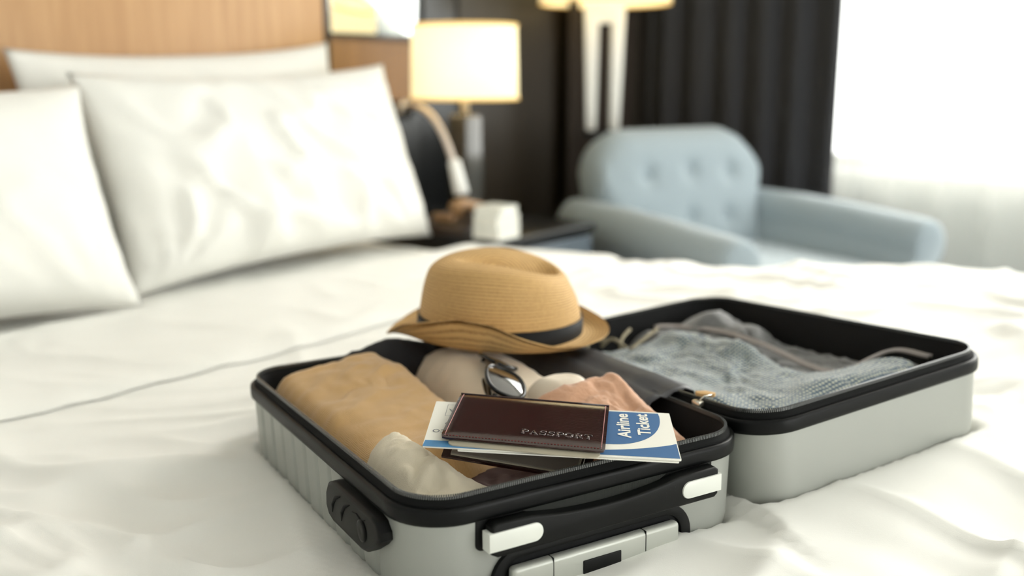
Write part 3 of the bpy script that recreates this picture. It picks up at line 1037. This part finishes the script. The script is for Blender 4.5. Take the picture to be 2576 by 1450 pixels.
# wheels at the far end of both halves
for M4, xs in ((I4, (-0.125, 0.125)), (REL_B, (-0.125, 0.125))):
    for x in xs:
        Tm = M4 @ Matrix.Translation((x, SL / 2 + 0.004, -0.068))
        v, f = revolve([(0.030, -0.006), (0.030, 0.002), (0.022, 0.012), (0.010, 0.014)], 28)
        w = obj('wheel', v, f, M['plastic'], case, Tm @ Matrix.Rotation(-PI / 2, 4, 'X'))
        v, f = revolve([(0.019, -0.008), (0.022, -0.004), (0.022, 0.004), (0.019, 0.008)], 24)
        obj('tyre', v, f, M['rubber'], w, Matrix.Rotation(PI / 2, 4, 'X') @ Matrix.Translation((0.0, 0.02, 0.0)) @ Matrix.Rotation(PI / 2, 4, 'Y'))
# hinge strip and the dark nylon divider lying over it
rows = []
for k in range(31):
    t = k / 30
    y = -0.115 + 0.335 * t
    wob = 0.004 * fbm(Vector((y * 14, 1.0, 0)), 3)
    taper = smooth(0, 0.06, t)
    rows.append([(0.128 - 0.0 * t, y, -0.034), (0.135, y, -0.012 + wob), (0.146, y, 0.000 + wob), (0.158, y, 0.004 + wob), (0.166, y, 0.001 + wob), (0.176, y, 0.006 + wob), (0.192 + 0.004 * taper, y, 0.007 + wob),
                 (0.203 + 0.008 * taper, y, 0.001), (0.207 + 0.008 * taper, y, -0.012)])
v, f = loft(rows, False)
dv = obj('divider', v, f, M['satin_grey'], case)
dv.modifiers.new('thickness', 'SOLIDIFY').thickness = 0.0016
# zip slider and leather pull
zp = box('zip_slider', (0.172, -0.158, -0.002), (0.180, -0.146, 0.005), M['brass'], case, bevel=0.0015)
prism('pull_tab', [(0.1855, -0.1365), (0.182, -0.142), (0.184, -0.1475), (0.194, -0.1555), (0.199, -0.152), (0.1955, -0.1415)], 'z', 0.006, 0.0095, M['tab'], zp, bevel=0.001)
v, f = tube([(0.178, -0.152, 0.0045), (0.183, -0.1535, 0.0085), (0.191, -0.155, 0.0085)], 0.001, 6)
obj('pull_wire', v, f, M['brass'], zp)
# net pocket over the far half
def mtop(x, y):
    return -0.040 + 0.034 * math.exp(-((x - 0.110) ** 2 + (y - 0.160) ** 2) / 0.0026) + 0.020 * math.exp(-((x - 0.112) ** 2 + (y - 0.085) ** 2) / 0.0009) \
        + 0.018 * math.exp(-((x - 0.02) ** 2 + (y - 0.19) ** 2) / 0.0012) + 0.014 * math.exp(-((x - 0.140) ** 2 + (y + 0.16) ** 2) / 0.0012)
np_o = cloth_pile('net_pocket', [(-0.02, 0.21), (0.06, 0.214), (0.14, 0.208), (0.160, 0.18), (0.162, 0.05), (0.160, -0.08), (0.155, -0.18), (0.12, -0.205), (0.07, -0.15), (0.03, -0.08), (0.02, 0.05), (0.0, 0.15)],
                  -0.098, mtop, M['mesh_grey'], MB, R=0.03, wr=0.007, wscale=26, seed=3.0)
np_o.parent = case
np_o.matrix_local = REL_B
tag(np_o, 'crumpled grey net pocket')
for off in (0.0, 0.0065):
    pth = [(0.030 + off, 0.185, -0.016), (0.060 + off, 0.168, -0.020), (0.083 + off, 0.112, -0.022), (0.076 + off, 0.03, -0.024), (0.055 + off, -0.085, -0.030), (0.075 + off, -0.11, -0.030), (0.138 + off, -0.122, -0.018), (0.150 + off, -0.165, -0.020)]
    v, f = tube(catmull_open(pth, 8), 0.0022, 8)
    obj('net_binding', v, f, M['net_tape'], np_o)

# ------------------------------------------------------------------ clothes in the far half
def ttop(x, y):
    z = -0.030 + 0.010 * math.exp(-((y + 0.150) ** 2) / 0.0018) * smooth(-0.12, 0.02, x)
    z += 0.012 * math.exp(-((x + 0.125) ** 2) / 0.0012) + 0.014 * math.exp(-((x - 0.045) ** 2) / 0.0010) * smooth(-0.06, 0.02, y)
    return z
tag(cloth_pile('tweed_jacket', [(-0.150, 0.16), (-0.10, 0.195), (-0.02, 0.19), (0.045, 0.182), (0.078, 0.12), (0.072, 0.03), (0.060, -0.075), (0.115, -0.098), (0.146, -0.13), (0.142, -0.180), (0.04, -0.200), (-0.08, -0.203), (-0.146, -0.18), (-0.158, -0.09), (-0.155, 0.05)],
               -0.097, ttop, M['tweed'], MB, R=0.03, wr=0.007, wscale=16, seed=11.0), 'folded blue and cream tweed jacket under the net pocket', 'jacket')
wc = empty('woven_cord', MB)
tag(wc, 'short bundle of pale woven cord at the far end of the tweed jacket', 'cord')
for pts in ([(-0.055, 0.150, -0.012), (-0.040, 0.165, -0.004), (-0.012, 0.185, 0.000)], [(-0.070, 0.172, -0.010), (-0.060, 0.160, 0.0), (-0.052, 0.140, -0.010)], [(-0.09, 0.178, -0.012), (-0.075, 0.188, -0.004), (-0.055, 0.178, -0.006)], [(-0.045, 0.142, -0.014), (-0.01, 0.155, -0.008), (0.03, 0.178, -0.006)]):
    v, f = tube(catmull_open(pts, 6), 0.0022, 8)
    obj('strand', [(p[0], p[1], p[2] - 0.012) for p in v], f, M['cord'], wc)

# ------------------------------------------------------------------ clothes in the near half
def stop(x, y):
    z = -0.010 + 0.018 * math.exp(-((x + 0.10) ** 2 + (y - 0.17) ** 2) / 0.004) + 0.013 * math.exp(-((x + 0.03) ** 2) / 0.002) * smooth(-0.05, 0.1, y)
    z -= 0.012 * math.exp(-((x + 0.150) ** 2) / 0.0006) * smooth(0.15, -0.02, y)
    return z
tag(cloth_pile('mustard_sweater', [(-0.158, 0.205), (-0.11, 0.212), (-0.06, 0.208), (-0.012, 0.20), (0.005, 0.14), (0.0, 0.06), (0.0, -0.02), (-0.02, -0.10), (-0.08, -0.12), (-0.150, -0.10), (-0.163, 0.0), (-0.163, 0.12)],
               -0.1, stop, M['mustard'], MA, R=0.032, wr=0.010, wscale=9, seed=21.0), 'folded mustard knit sweater at the ribbed side of the suitcase', 'sweater')
def ctop(x, y):
    return -0.003 - 0.020 * smooth(-0.10, -0.21, y) + 0.004 * math.exp(-((y + 0.06) ** 2) / 0.0006)
tag(cloth_pile('cream_roll', [(-0.158, -0.065), (-0.140, -0.035), (-0.108, -0.032), (-0.080, -0.060), (-0.074, -0.12), (-0.052, -0.165), (-0.030, -0.200), (-0.06, -0.214), (-0.128, -0.212), (-0.156, -0.185), (-0.161, -0.12)],
               -0.1, ctop, M['cream'], MA, R=0.042, wr=0.010, wscale=24, seed=33.0), 'rolled cream cotton shirt in the near corner of the suitcase', 'shirt')
tag(cloth_pile('beige_blouse', [(0.006, 0.20), (0.06, 0.208), (0.12, 0.200), (0.140, 0.12), (0.138, 0.02), (0.12, -0.03), (0.05, -0.05), (0.004, -0.01), (0.004, 0.10)],
               -0.1, lambda x, y: -0.004 + 0.016 * math.exp(-((x - 0.05) ** 2 + (y - 0.11) ** 2) / 0.006), M['beige'], MA, R=0.045, wr=0.003, wscale=12, seed=41.0), 'smooth beige blouse folded under the sunglasses', 'blouse')
tag(cloth_pile('ivory_blouse', [(0.05, -0.01), (0.09, 0.012), (0.125, 0.002), (0.140, -0.03), (0.12, -0.06), (0.07, -0.06)],
               -0.06, 0.012, M['ivory'], MA, R=0.03, wr=0.002, wscale=12, seed=45.0), 'ivory satin fold between the beige blouse and the tan cloth', 'blouse')
tag(cloth_pile('tan_scarf', [(0.03, -0.03), (0.07, -0.028), (0.10, -0.030), (0.155, -0.045), (0.163, -0.09), (0.162, -0.15), (0.148, -0.195), (0.10, -0.210), (0.04, -0.16), (0.01, -0.09)],
               -0.09, lambda x, y: -0.006 + 0.022 * math.exp(-((x - 0.14) ** 2 + (y + 0.065) ** 2) / 0.0022) + 0.016 * math.exp(-((x - 0.08) ** 2 + (y + 0.05) ** 2) / 0.0016) - 0.012 * smooth(-0.13, -0.21, y), M['tan'], MA, R=0.035, wr=0.007, wscale=24, seed=52.0),
    'soft tan felt scarf under the airline ticket', 'scarf')
tag(cloth_pile('dark_brown_trousers', [(-0.075, -0.10), (-0.01, -0.09), (0.06, -0.13), (0.09, -0.17), (0.10, -0.205), (0.0, -0.213), (-0.05, -0.213), (-0.075, -0.17)],
               -0.1, -0.040, M['dark_brown'], MA, R=0.02, wr=0.006, wscale=25, seed=61.0), 'dark brown trousers folded below the passport cover', 'trousers')
tag(cloth_pile('charcoal_jumper', [(-0.09, 0.206), (-0.04, 0.215), (0.03, 0.216), (0.06, 0.205), (0.055, 0.175), (0.0, 0.168), (-0.05, 0.178)],
               -0.06, lambda x, y: 0.010 + 0.012 * math.exp(-((x + 0.005) ** 2) / 0.0012), M['charcoal'], MA, R=0.02, wr=0.003, wscale=20, seed=71.0), 'charcoal jumper tucked behind the mustard sweater', 'jumper')

# ------------------------------------------------------------------ passport cover with the ticket
MP = MA @ Matrix.Translation((-0.0269, -0.1583, 0.022)) @ Euler((0.08, 0.0594, -0.6624)).to_matrix().to_4x4()
PWD, PHT = 0.1396, 0.0994
pc = empty('passport_cover', MP)
tag(pc, 'glossy dark brown leather passport cover lying on the clothes', 'passport cover')
def slab(name, x0, x1, y0, y1, z0, z1, material, parent, matrix=None, r=0.003, bend=0.0, edge=0.0, ny=14, nx=20):
    """thin leaf with rounded corners and a curl"""
    out = rrect(x0, x1, y0, y1, r, 4)
    bm = bmesh.new()
    vs = [bm.verts.new((p[0], p[1], z0)) for p in out]
    fc = bm.faces.new(vs)
    bmesh.ops.triangulate(bm, faces=[fc])
    r_ = bmesh.ops.extrude_face_region(bm, geom=list(bm.faces))
    for g in r_['geom']:
        if isinstance(g, bmesh.types.BMVert):
            g.co.z = z1
    bmesh.ops.recalc_face_normals(bm, faces=bm.faces)
    o = from_bm(name, bm, material, parent, matrix, smooth=False)
    return o
def leaf(name, x0, x1, y0, y1, th, curl, material, parent, matrix=None, r=0.004):
    """leaf built as a grid, curling with height curl(u, v); closed solid"""
    NX, NY = 28, 20
    V = []
    for side in (0, 1):
        for j in range(NY + 1):
            for i in range(NX + 1):
                u, v = i / NX, j / NY
                x, y = x0 + (x1 - x0) * u, y0 + (y1 - y0) * v
                # round the corners
                cx = min(max(x, x0 + r), x1 - r)
                cy = min(max(y, y0 + r), y1 - r)
                dx, dy = x - cx, y - cy
                if dx and dy:
                    l = max(abs(dx), abs(dy)) / math.hypot(dx, dy)
                    x, y = cx + dx * l, cy + dy * l
                rim = min(u, 1 - u, v * (y1 - y0) / (x1 - x0), (1 - v) * (y1 - y0) / (x1 - x0)) * (x1 - x0)
                z = curl(u, v) + (th * (0.75 + 0.25 * smooth(0, 0.0025, rim)) if side else 0.0)
                V.append((x, y, z))
    n1 = (NX + 1) * (NY + 1)
    F = []
    for sd in range(2):
        for j in range(NY):
            for i in range(NX):
                a, b = sd * n1 + j * (NX + 1) + i, sd * n1 + (j + 1) * (NX + 1) + i
                F.append((a, a + 1, b + 1, b) if sd else (b, b + 1, a + 1, a))
    bd = [i for i in range(NX + 1)] + [j * (NX + 1) + NX for j in range(1, NY + 1)] + [NY * (NX + 1) + i for i in range(NX - 1, -1, -1)] + [j * (NX + 1) for j in range(NY - 1, 0, -1)]
    for k in range(len(bd)):
        a, b = bd[k], bd[(k + 1) % len(bd)]
        F.append((a, b, b + n1, a + n1))
    return autosmooth(obj(name, V, F, material, parent, matrix), 50)
hw, hh = PWD / 2, PHT / 2
ccurl = lambda u, v: -0.0011 * (1 - smooth(0.0, 0.16, 1 - v)) - 0.0010 * smooth(0.12, 0.0, v)
fc_o = leaf('front_cover', -hw, hw, -hh, hh, 0.0022, ccurl, M['leather'], pc)
A2P = MP.inverted() @ MA
BC = [Vector(c) for c in ((-0.0512, -0.0762, 0.0225), (0.0590, -0.1621, 0.0145), (-0.0030, -0.2135, -0.0215), (-0.1050, -0.1400, -0.0020))]   # TL TR FR FL
def warped_leaf(name, u0, u1, v0, v1, lift, thick, material):
    """sheet lying on the drooping back cover (u along the spine, v from the front edge to the spine)"""
    NX, NY = 24, 16
    V, F = [], []
    for sd in (0, 1):
        for j in range(NY + 1):
            for i in range(NX + 1):
                u, v = u0 + (u1 - u0) * i / NX, v0 + (v1 - v0) * j / NY
                p = BC[3].lerp(BC[2], u).lerp(BC[0].lerp(BC[1], u), v)
                V.append(A2P @ (p + Vector((0, 0, lift + thick * sd))))
    n1 = (NX + 1) * (NY + 1)
    for sd in range(2):
        for j in range(NY):
            for i in range(NX):
                a, b = sd * n1 + j * (NX + 1) + i, sd * n1 + (j + 1) * (NX + 1) + i
                F.append((a, a + 1, b + 1, b) if sd else (b, b + 1, a + 1, a))
    bd = [i for i in range(NX + 1)] + [j * (NX + 1) + NX for j in range(1, NY + 1)] + [NY * (NX + 1) + i for i in range(NX - 1, -1, -1)] + [j * (NX + 1) for j in range(NY - 1, 0, -1)]
    for k in range(len(bd)):
        a, b = bd[k], bd[(k + 1) % len(bd)]
        F.append((a, b, b + n1, a + n1))
    return autosmooth(obj(name, V, F, material, pc), 50)
warped_leaf('back_cover', 0.0, 1.0, 0.0, 1.0, 0.0, 0.0020, M['leather'])
# spine
v, f = loft([[(x, hh - 0.0012 + 0.0040 * math.cos(math.radians(a)) * 0.6, -0.0030 + 0.0048 * math.sin(math.radians(a))) for a in range(-90, 91, 15)] for x in (-hw, -hw * 0.3, hw * 0.3, hw)], False)
sp = obj('spine', v, f, M['leather'], pc)
sp.modifiers.new('thickness', 'SOLIDIFY').thickness = 0.0014
# pages: one block under the front cover, one over the back cover
leaf('pages', -hw + 0.007, hw - 0.004, -hh - 0.0060, hh - 0.016, 0.0016, lambda u, v: -0.0026 - 0.0016 * (1 - v), M['page'], pc, r=0.006)
warped_leaf('pages', 0.06, 0.93, 0.03, 0.96, 0.0022, 0.0012, M['page'])
warped_leaf('pages', 0.065, 0.92, 0.035, 0.95, 0.0036, 0.0010, M['page_grey'])
warped_leaf('page_seam', 0.945, 0.950, 0.02, 0.96, 0.0022, 0.0004, M['paper'])
# stitching: dashes along three edges of the front cover
V, F = [], []
def dash(x, y, dx, dy, wd=0.00024, ln=0.0009):
    b = len(V)
    z = 0.0022 + ccurl((x + hw) / PWD, (y + hh) / PHT)
    for a, c in ((-ln, -wd), (ln, -wd), (ln, wd), (-ln, wd)):
        V.append((x + dx * a - dy * c, y + dy * a + dx * c, z))
    for a, c in ((-ln * 0.6, 0), (ln * 0.6, 0)):
        V.append((x + dx * a, y + dy * a, z + 0.0005))
    F.extend([(b, b + 1, b + 5, b + 4), (b + 2, b + 3, b + 4, b + 5), (b + 1, b + 2, b + 5), (b + 3, b, b + 4)])
k = -hh + 0.004
while k < hh - 0.004:
    dash(-hw + 0.0032, k, 0.25, 1.0)
    dash(hw - 0.0032, k, 0.25, 1.0)
    k += 0.0024
st = obj('stitching', V, F, M['stitch'], fc_o)
tag(st, 'pale pink thread', kind='stuff')
V, F = [], []
k = -hw + 0.005
while k < hw - 0.005:
    dash(k, -hh + 0.0034, 1.0, 0.05, 0.00025)
    k += 0.0028
st = obj('stitching', V, F, M['stitch_red'], fc_o)
tag(st, 'dark red thread', kind='stuff')
# embossed serif lettering
def stroke_text(strokes_map, text, x0, y0, height, adv, rad, zf, material, parent, name):
    V, F = [], []
    x = x0
    for chh in text:
        for st_ in strokes_map[chh][1]:
            pts = [(x + p[0] * height, y0 + p[1] * height, zf(x + p[0] * height, y0 + p[1] * height)) for p in st_]
            v, f = tube(pts, rad, 6)
            b = len(V)
            V += list(v)
            F += [tuple(i + b for i in q) for q in f]
        x += (strokes_map[chh][0] + adv) * height
    return obj(name, V, F, material, parent)
def bez(cx, cy, rx, ry, a0, a1, n=10):
    return [(cx + rx * math.cos(math.radians(a0 + (a1 - a0) * i / n)), cy + ry * math.sin(math.radians(a0 + (a1 - a0) * i / n))) for i in range(n + 1)]
GL = {
    'P': (0.78, [[(0.16, 0), (0.16, 1)], [(0.24, 0), (0.24, 1)], [(0.02, 0), (0.40, 0)], [(0.02, 1), (0.48, 1)] + bez(0.48, 0.74, 0.26, 0.26, 90, -90) + [(0.24, 0.48)]]),
    'A': (0.92, [[(0.12, 0), (0.44, 1), (0.78, 0)], [(0.46, 0.92), (0.70, 0)], [(0.26, 0.36), (0.62, 0.36)], [(0.0, 0), (0.24, 0)], [(0.58, 0), (0.92, 0)]]),
    'S': (0.74, [bez(0.38, 0.74, 0.27, 0.26, 20, 250) + bez(0.36, 0.26, 0.29, 0.25, 80, -165), [(0.64, 0.72), (0.65, 1.0)], [(0.08, 0.30), (0.06, 0.0)]]),
    'O': (0.92, [bez(0.45, 0.5, 0.42, 0.51, 0, 360, 20), bez(0.45, 0.5, 0.33, 0.43, 0, 360, 20)]),
    'R': (0.90, [[(0.16, 0), (0.16, 1)], [(0.24, 0), (0.24, 1)], [(0.02, 0), (0.38, 0)], [(0.02, 1), (0.48, 1)] + bez(0.48, 0.75, 0.25, 0.25, 90, -90) + [(0.24, 0.50)], [(0.44, 0.50), (0.72, 0), (0.90, 0)]]),
    'T': (0.82, [[(0.38, 0), (0.38, 1)], [(0.46, 0), (0.46, 1)], [(0.02, 0.72), (0.04, 1), (0.80, 1), (0.82, 0.72)], [(0.24, 0), (0.60, 0)]]),
}
zc = lambda x, y: 0.0023 + ccurl((x + hw) / PWD, (y + hh) / PHT)
stroke_text(GL, 'PASSPORT', -0.0035, -0.0315, 0.0080, 0.15, 0.00068, zc, M['emboss_glint'], fc_o, 'lettering')

# airline ticket between the covers
ANG = math.atan2(0.0585 - 0.0341, 0.1262 + 0.0907)
MT = MP @ Matrix.Translation((0.0212, -0.0028, -0.0048)) @ Matrix.Rotation(0.083, 4, 'Z')
TWD, THT = 0.2175, 0.0985
tk = empty('airline_ticket', MT)
tag(tk, 'white and blue airline ticket folder slipped through the passport cover', 'ticket')
tw, th = TWD / 2, THT / 2
slab('folder', -tw, tw, -th, th, -0.0006, 0.0006, M['paper'], tk, r=0.0012)
slab('inner_sheet', -tw + 0.03, tw - 0.002, -th - 0.0016, th - 0.002, -0.0018, -0.0008, M['paper'], tk, r=0.0012)
def flat(name, poly, material, parent, z=0.00075):
    o = obj(name, [(p[0], p[1], z) for p in poly], [tuple(range(len(poly)))], material, parent, smooth=False)
    return o
# printed areas of the right-hand end: local x from the cover edge to the right end
xe = 0.040
bl = [(xe, th - 0.0025), (xe, -0.0255)]
bl += [(xe + 0.008 + 0.0506 * math.sin(math.radians(a)) ** 0.9, 0.040 - 0.0655 * math.cos(math.radians(a)) ** 0.9) for a in range(0, 91, 5)]
bl += [(bl[-1][0] - 0.0006, th - 0.0025)]
flat('blue_print', bl, M['blue'], tk)
cr_ = [(xe - 0.016, -th + 0.0022), (tw - 0.0008, -th + 0.0022), (tw - 0.0008, -0.018)]
cr_ += [(tw - 0.0008 - (tw - xe + 0.015) * t, -0.018 - 0.0205 * math.sin(PI / 2 * t) ** 0.8) for t in [k / 14 for k in range(1, 15)]]
flat('blue_print', cr_, M['blue'], tk)
flat('blue_print', [(-tw, -th), (-tw + 0.05, -th), (xe - 0.016, -th), (xe - 0.016, -th + 0.0125), (-tw + 0.001, -th + 0.0125)], M['blue_light'], tk)
def text(name, body, size, loc, rot, material, parent, sx=1.0, bold=0.0, z=0.0010, fit=None):
    cu = bpy.data.curves.new(name, 'FONT')
    cu.body = body
    cu.size = size
    cu.offset = bold
    cu.resolution_u = 3
    tmp = bpy.data.objects.new('tmp_text', cu)
    COL.objects.link(tmp)
    dg = bpy.context.evaluated_depsgraph_get()
    me = bpy.data.meshes.new_from_object(tmp.evaluated_get(dg))
    bpy.data.objects.remove(tmp)
    me.materials.clear()
    me.materials.append(material)
    if fit:
        xs = [v.co.x for v in me.vertices]
        sx = fit / (max(xs) - min(xs))
    o = bpy.data.objects.new(name, me)
    COL.objects.link(o)
    o.parent = parent
    o.matrix_local = Matrix.Translation((loc[0], loc[1], z)) @ Matrix.Rotation(rot, 4, 'Z') @ Matrix.Diagonal((sx, 1, 1, 1))
    return o
text('lettering', 'Airline', 0.0158, (0.0692, -0.0105), PI / 2, M['paper'], tk, 1.0, 0.00045, fit=0.0530)
text('lettering', 'Ticket', 0.0158, (0.0872, -0.0035), PI / 2, M['paper'], tk, 1.0, 0.00045, fit=0.0470)
text('lettering', 'MEXICO', 0.0085, (-tw + 0.0365, -0.0145), PI, M['ink'], tk, 1.0, 0.0)
text('lettering', '2020', 0.0068, (-tw + 0.0275, 0.0015), PI, M['ink'], tk, 1.0, 0.0)
text('lettering', 'SEAT', 0.0058, (-tw + 0.0290, 0.0205), PI, M['ink_blue'], tk, 1.0, 0.0001)
text('lettering', '6A', 0.0085, (-tw + 0.0240, 0.0320), PI, M['ink'], tk, 1.0, 0.0)
for (x0, y0, x1, y1) in ((0.012, 0.0165, 0.012, 0.042), (0.012, 0.042, 0.05, 0.042), (0.012, 0.0165, 0.05, 0.0165)):
    w = 0.00018
    flat('printed_line', [(-tw + x0 - w, y0 - w), (-tw + x1 + w, y0 - w), (-tw + x1 + w, y1 + w), (-tw + x0 - w, y1 + w)], M['ink'], tk)

# ------------------------------------------------------------------ sunglasses
_L = Vector((-0.12, 1.0, 0.0)).normalized()
_H = Vector((0.86, -0.2, -0.38))
_H = (_H - _L * _H.dot(_L)).normalized()
_N = _H.cross(_L)
_c = MA @ Vector((0.047, 0.014, 0.020))
SGM = Matrix(((_L.x, -_H.x, _N.x, _c.x), (_L.y, -_H.y, _N.y, _c.y), (_L.z, -_H.z, _N.z, _c.z), (0, 0, 0, 1)))
sg = empty('sunglasses', SGM)
tag(sg, 'folded black sunglasses with brown lenses lying on the beige blouse', 'sunglasses')
def lens_outline(sgn, k=1.0, n=28):
    pts = []
    for i in range(n):
        a = 2 * PI * i / n
        x = 0.027 * k * math.copysign(abs(math.cos(a)) ** 0.75, math.cos(a))
        y = 0.0215 * k * math.copysign(abs(math.sin(a)) ** 0.8, math.sin(a)) - 0.003 * abs(math.cos(a)) * 0
        y *= (1.0 - 0.12 * (x * sgn) / 0.027 * -1 if y < 0 else 1.0)
        pts.append((sgn * 0.0345 + x, y))
    return pts
wrap = lambda x: -3.2 * x * x
for sgn in (-1, 1):
    v, f = tube([(x, y, wrap(x)) for x, y in lens_outline(sgn)], 0.0023, 8, True)
    rim = obj('rim', v, f, M['frame'], sg)
    O = lens_outline(sgn, 0.97)
    V = [(x, y, wrap(x)) for x, y in O]
    c = (sgn * 0.0345, 0, wrap(sgn * 0.0345) + 0.0022)
    n = len(V)
    V2 = [((a[0] + c[0]) / 2, (a[1] + c[1]) / 2, wrap((a[0] + c[0]) / 2) + 0.0016) for a in V]
    V = V + V2 + [c]
    F = [(i, (i + 1) % n, n + (i + 1) % n, n + i) for i in range(n)] + [(n + i, n + (i + 1) % n, 2 * n) for i in range(n)]
    obj('lens', V, F, M['lens'], sg)
    # temple folded across the back
    x0 = sgn * 0.0635
    z0 = wrap(x0) - 0.003
    path = [(x0, 0.010, z0 + 0.002), (x0, 0.010, z0 - 0.006), (x0 - sgn * 0.012, 0.009, z0 - 0.009), (x0 - sgn * 0.07, 0.007, z0 - 0.006 - 0.004 * (sgn + 1)), (x0 - sgn * 0.095, 0.002, z0 - 0.004 - 0.004 * (sgn + 1)), (x0 - sgn * 0.115, -0.012, z0 - 0.003 - 0.004 * (sgn + 1))]
    v, f = tube(catmull_open(path, 5), 0.0024, 8)
    obj('temple', v, f, M['frame'], sg)
v, f = tube([(-0.010, 0.006, -0.0004), (-0.005, 0.0085, 0.0), (0.005, 0.0085, 0.0), (0.010, 0.006, -0.0004)], 0.0023, 8)
obj('bridge', v, f, M['frame'], sg)

# ------------------------------------------------------------------ straw hat
HATM = Matrix.Translation((-0.0149, 1.205, 0.7145)) @ Matrix.Rotation(math.radians(1.5), 4, 'Y')
hat = empty('straw_hat', HATM)
tag(hat, 'tan straw trilby hat with a black ribbon resting on the suitcase edge', 'hat')
HS = 72
A0, B0 = 0.102, 0.106          # crown half axes at the base
def hring(k, z, dx=0.0):
    return [Vector((A0 * k * math.cos(2 * PI * i / HS) + dx, B0 * k * math.sin(2 * PI * i / HS), z)) for i in range(HS)]
rings, uvr = [], []
HK = 0.93
prof = [(1.0, 0.0), (1.0, 0.010), (0.988, 0.025), (0.97, 0.043), (0.95, 0.060), (0.925, 0.074), (0.89, 0.0845), (0.83, 0.0905), (0.75, 0.0925), (0.66, 0.0930), (0.57, 0.0930), (0.48, 0.0930), (0.39, 0.0930), (0.30, 0.0930), (0.21, 0.0930), (0.12, 0.0930), (0.02, 0.0930)]
def crown_z(x, y, k, z):
    # a lengthwise teardrop crease in the top, highest in the middle, falling to both ends
    sl = smooth(0.03, 0.09, z)
    zz = z - sl * (0.014 * max(0, x / A0) ** 2 + 0.016 * min(0, x / A0) ** 2 + 0.006 * x / A0)
    top = smooth(0.80, 0.60, k)
    wd = 0.016 + 0.016 * smooth(-0.05, 0.05, x)
    zz -= top * 0.024 * math.exp(-(y / wd) ** 2) * smooth(-0.065, -0.01, x)
    zz -= 0.008 * smooth(0.03, 0.10, y * 1.0) * sl * 0
    return zz
def lean(p, z):
    # the right-hand wall of the crown leans inwards more than the left
    t = smooth(0.0, 0.09, z)
    return Vector((p.x * (1 - (0.10 if p.x > 0 else 0.015) * t), p.y, p.z))
prof = [(k, z * HK) for k, z in prof]
acc = 0.0
for i, (k, z) in enumerate(prof):
    if i:
        pk, pz = prof[i - 1]
        acc += math.hypot((k - pk) * 0.09, z - pz)
    r = hring(k, z)
    rings.append([Vector((lean(p, z).x, p.y, crown_z(p.x, p.y, k, z))) for p in r])
    uvr.append(acc)
def subdiv_rings(rings, uvr, m=3):
    out, uo = [], []
    n = len(rings)
    for i in range(n - 1):
        for j in range(m):
            t = j / m
            r = []
            for q in range(len(rings[0])):
                p0, p1, p2, p3 = rings[max(i - 1, 0)][q], rings[i][q], rings[i + 1][q], rings[min(i + 2, n - 1)][q]
                r.append(0.5 * ((2 * p1) + (p2 - p0) * t + (2 * p0 - 5 * p1 + 4 * p2 - p3) * t * t + (3 * p1 - p0 - 3 * p2 + p3) * t ** 3))
            out.append(r)
            uo.append(uvr[i] + (uvr[i + 1] - uvr[i]) * t)
    out.append(rings[-1])
    uo.append(uvr[-1])
    return out, uo
rings, uvr = subdiv_rings(rings, uvr)
v, f = loft(rings, True, False, True)
uvs = []
KUV = 78.0                         # straw rows per metre of surface (wave texture turns about every 0.157)
for r, a in zip(rings, uvr):
    for i in range(HS):
        uvs.append((i / HS * 3.0, a * KUV))
obj('crown', v, f, M['straw'], hat, uvs=uvs)
# brim: radius and height of the outer edge by bearing (0 = right, 90 = away, 180 = left, 270 = towards the bed's near side)
EDGE = [(0, 0.135, 0.006), (25, 0.130, 0.010), (50, 0.128, 0.016), (90, 0.134, 0.018), (130, 0.136, 0.008), (160, 0.138, -0.006), (180, 0.142, -0.012), (194, 0.139, 0.000), (208, 0.136, 0.016), (228, 0.134, 0.029), (248, 0.134, 0.040), (266, 0.134, 0.036), (282, 0.135, 0.020), (298, 0.136, 0.009), (315, 0.137, 0.005), (338, 0.138, 0.006), (360, 0.135, 0.006)]
def edge_at(a):
    for (a0, r0, z0), (a1, r1, z1) in zip(EDGE, EDGE[1:]):
        if a0 <= a <= a1:
            t = (a - a0) / (a1 - a0)
            return r0 + (r1 - r0) * t, z0 + (z1 - z0) * t
bv, bu = [], []
BR = 12
for side in (0, 1):
    for k in range(BR + 1):
        t = k / BR
        for i in range(HS):
            a = 2 * PI * i / HS
            r1, z1 = edge_at(math.degrees(a) % 360)
            x0, y0 = A0 * math.cos(a), B0 * math.sin(a)
            l = math.hypot(x0, y0)
            r = l + (r1 - l) * t
            dip = -0.003 * math.sin(PI * t)
            z = dip + z1 * t ** (2.2 if z1 > 0 else 1.4) - (0.0016 if side else 0.0)
            bv.append(Vector((x0 / l * r, y0 / l * r, z)))
            bu.append((i / HS * 3.0, (r - l) * KUV))
bf = []
n1 = (BR + 1) * HS
for sd in range(2):
    for k in range(BR):
        for i in range(HS):
            j = (i + 1) % HS
            q = (sd * n1 + k * HS + i, sd * n1 + k * HS + j, sd * n1 + (k + 1) * HS + j, sd * n1 + (k + 1) * HS + i)
            bf.append(q if sd else q[::-1])
for i in range(HS):
    j = (i + 1) % HS
    bf.append((BR * HS + i, BR * HS + j, n1 + BR * HS + j, n1 + BR * HS + i))
obj('brim', bv, bf, M['straw'], hat, uvs=bu)
v, f = loft([hring(1.014, -0.002), hring(1.016, 0.004), hring(1.008, 0.019), hring(1.0, 0.0195), hring(0.99, 0.010)])
obj('ribbon', v, f, M['band'], hat)
